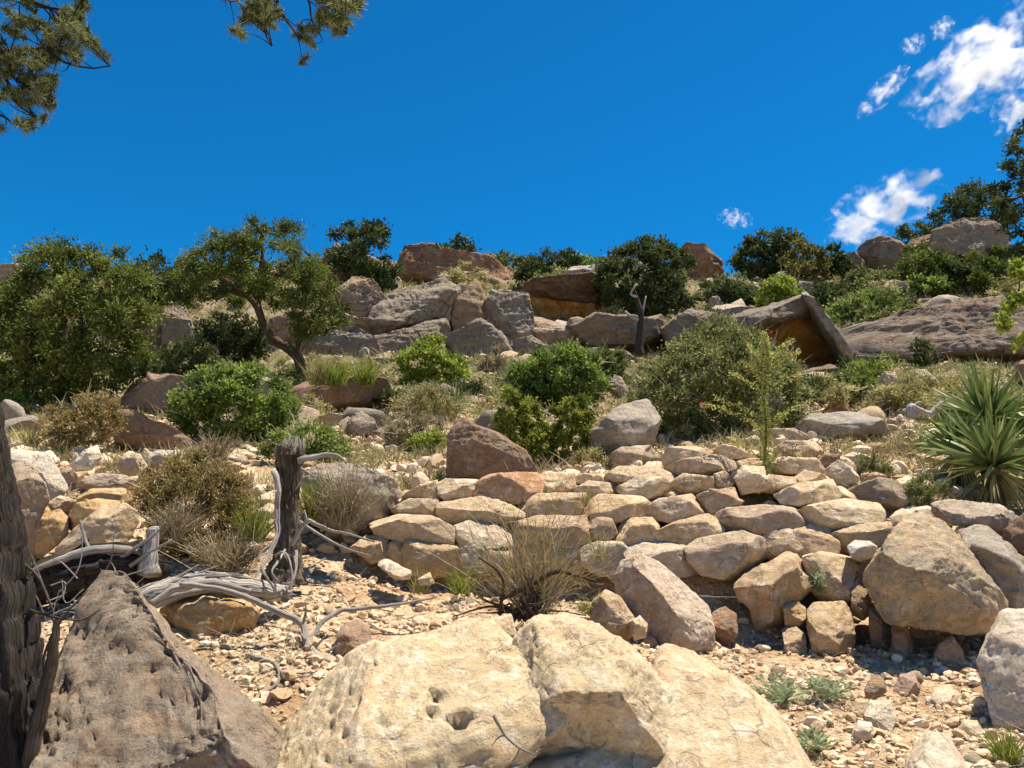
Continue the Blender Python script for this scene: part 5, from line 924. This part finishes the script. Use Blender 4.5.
for a, m, e in tips:
    for s in np.linspace(.1, 1, 16): LP.append((a * (1 - s) + e * s) + [0, 0, .02 * (1 - abs(2 * s - 1))])
for s in np.linspace(0, 1, 260): i = s * 4.99; j = int(i); LP.append(Pt[j] * (1 - (i - j)) + Pt[j + 1] * (i - j) + g.normal(size=3) * .016 * (1.3 - s))
LP = np.array(LP); LP = np.repeat(LP, 9, 0); n = len(LP); d = unit(g.normal(size=(n, 3))); V, Q = leaf_quads(LP + g.normal(size=(n, 3)) * .01, d, g.uniform(.014, .034, n), np.full(n, .005), g); child('foliage', V, Q, M['stalk'], sk, tone=tones(g, n, 4), smooth=False)
for ex, ey in ((771, 332), (786, 348), (792, 357), (751, 362), (706, 407), (748, 371), (800, 378), (702, 404)):
    c = at(ex, ey, 5.98); n = 16; d = unit(g.normal(size=(n, 3))); V, Q = leaf_quads(c + d * .004, d, np.full(n, .013), np.full(n, .004), g); child('flower', V, Q, M['flower'], sk, tone=tones(g, n, 4), smooth=False)
tuft('', tuple(at(763, 504, 6.02)), .14, .16, 260, 'straw', .002, .4, seed=77, root=sk, part='dead_leaves')
# feathery silvery plants
def feather(label, px, py, Y, R0, n, seed):
    g = np.random.default_rng(seed); b = ground(px, py) if Y is None else at(px, py, Y); root = thing('feathery_plant', b, label, 'plant', 'feathery silver green plants on the gravel'); VV, QQ, TT, off = [], [], [], 0
    for k in range(n):
        a = 6.283 * k / n + g.uniform(-.2, .2); el = R(g.uniform(30, 72)); d = np.array([math.cos(a) * math.cos(el), math.sin(a) * math.cos(el), math.sin(el)]); L = R0 * g.uniform(.7, 1.1); s = np.linspace(.12, 1, 22)
        C = b + d * (s * L)[:, None] + np.array([0, 0, -1]) * (s ** 2 * L * .3)[:, None]; sd = unit(np.cross(d, [0, 0, 1.]))
        for sg in (-1, 1):
            m = len(s); dd = unit(sd * sg + d * .6 + g.normal(size=(m, 3)) * .12); V, Q = leaf_quads(C, dd, L * .26 * np.sin(np.clip(s * 2.9, .3, 2.9)) + .004, np.full(m, .0032), g); VV.append(V); QQ.append(Q + off); off += len(V); TT.append(np.repeat(g.uniform(.2, 1, m), 4))
        V, Q = blades(b[None], d[None], np.array([L]), np.array([.0025]), g, 6, .3); VV.append(V); QQ.append(Q + off); off += len(V); TT.append(np.full(len(V), .7))
    child('frond', np.concatenate(VV), np.concatenate(QQ), M['silver'], root, tone=np.concatenate(TT), smooth=False)
    tuft('', tuple(b), .06, .06, 40, 'straw', .002, .4, seed=seed, root=root, part='dead_leaves')
feather('large feathery silver green plant below the hook shaped boulder', 783, 705, None, .21, 15, 1)
feather('feathery plant right of the large one, below the square ochre block', 826, 702, None, .19, 14, 2)
feather('small bluish feathery plant lowest on the gravel beside the tan slab', 812, 752, None, .12, 14, 3)

# ================================================================== CLOUDS
def cloud_mat():
    q = N('cloud_vapour'); oi = q.n('ObjectInfo'); tc = q.n('TexCoord').outputs['Object']
    r = q.n('VectorMath', {0: tc}, operation='LENGTH').outputs['Value']
    off = q.n('VectorMath', {0: tc, 1: q.n('CombineXYZ', {0: q.math('MULTIPLY', oi.outputs['Random'], 37.)}).outputs[0]}, operation='ADD').outputs[0]
    mp = q.n('Mapping', {'Vector': off, 'Scale': (3.4, 1.6, 1.6)}).outputs[0]
    nz = q.noise(mp, 1.1, 8, .60, .3)
    d = q.math('ADD', q.math('MULTIPLY', q.math('SUBTRACT', nz, .5), 6.5), q.math('SUBTRACT', .60, q.math('MULTIPLY', r, 1.05)))
    d = q.math('MULTIPLY', q.math('POWER', q.rng(d, .0, 1.5), 1.5), .11)
    v = q.n('VolumePrincipled', {'Color': (1, 1, 1, 1), 'Density': d, 'Anisotropy': .25})
    q.t.links.new(v.outputs[0], q.out.inputs['Volume']); return q.m
cm = cloud_mat()
CLD = [('broad white cloud above the right skyline trees', 884, 208, 62, 26, 24), ('largest bright cloud running up to the upper right corner', 985, 62, 92, 34, 35), ('slim white cloud slanting left of the largest cloud', 883, 92, 36, 10, 48),
       ('small round cloud puff above the slim slanting cloud', 913, 45, 12, 9, 20), ('small wispy cloud low in the middle right sky', 735, 218, 17, 8, -15), ('cloud at the right edge beneath the largest cloud', 1018, 108, 34, 18, 60), ('faint wisp between the small puff and the largest cloud', 943, 28, 13, 9, 30)]
for lab, px, py, a, b, rot in CLD:
    D, Fc = ICO[3]; Y = 900.; c = at(px, py, Y); sc = Y / F; o = mesh_obj('cloud', D, Fc, cm, origin=np.zeros(3)); o.location = c; o.scale = (a * sc * 1.25, b * sc * 1.6, b * sc * 1.35); o.rotation_euler = (0, -R(rot), 0); tag(o, lab, 'cloud', 'fair weather clouds')

# ================================================================== LIGHT
EL, AZ = 71.0, 66.0      # sun ahead of the camera, a little to the left
w = bpy.data.worlds.new('World'); S.world = w; w.use_nodes = True; nt = w.node_tree; bg = nt.nodes['Background']
sky = nt.nodes.new('ShaderNodeTexSky'); sky.sky_type = 'NISHITA'; sky.sun_disc = False; sky.sun_elevation = R(EL); sky.sun_rotation = R(AZ); sky.altitude = 1500; sky.air_density = 1.; sky.dust_density = .5; sky.ozone_density = 3.
hs = nt.nodes.new('ShaderNodeHueSaturation'); hs.inputs['Saturation'].default_value = 1.6; nt.links.new(sky.outputs[0], hs.inputs['Color'])
nt.links.new(hs.outputs[0], bg.inputs[0]); bg.inputs[1].default_value = .073
sl = bpy.data.lights.new('sun', 'SUN'); so = bpy.data.objects.new('sun', sl); COL.objects.link(so); sl.energy = 4.4; sl.angle = R(.5); sl.color = (1, .93, .81)
so.rotation_euler = (R(90 - EL), 0, R(180 - AZ)); so.location = (0, 0, 60)
so.rotation_euler = __import__('mathutils').Vector((math.sin(R(AZ)) * math.cos(R(EL)), math.cos(R(AZ)) * math.cos(R(EL)), math.sin(R(EL)))).to_track_quat('Z', 'Y').to_euler()
S.view_settings.view_transform = 'Standard'; S.view_settings.look = 'None'; S.view_settings.exposure = 1.14; S.view_settings.gamma = 1; S.view_settings.use_white_balance = True; S.view_settings.white_balance_temperature = 7050
c = S.cycles; c.use_denoising = True; c.max_bounces = 8; c.diffuse_bounces = 4; c.glossy_bounces = 2; c.transmission_bounces = 4; c.transparent_max_bounces = 4; c.volume_bounces = 5; c.volume_max_steps = 96; c.caustics_reflective = False; c.caustics_refractive = False
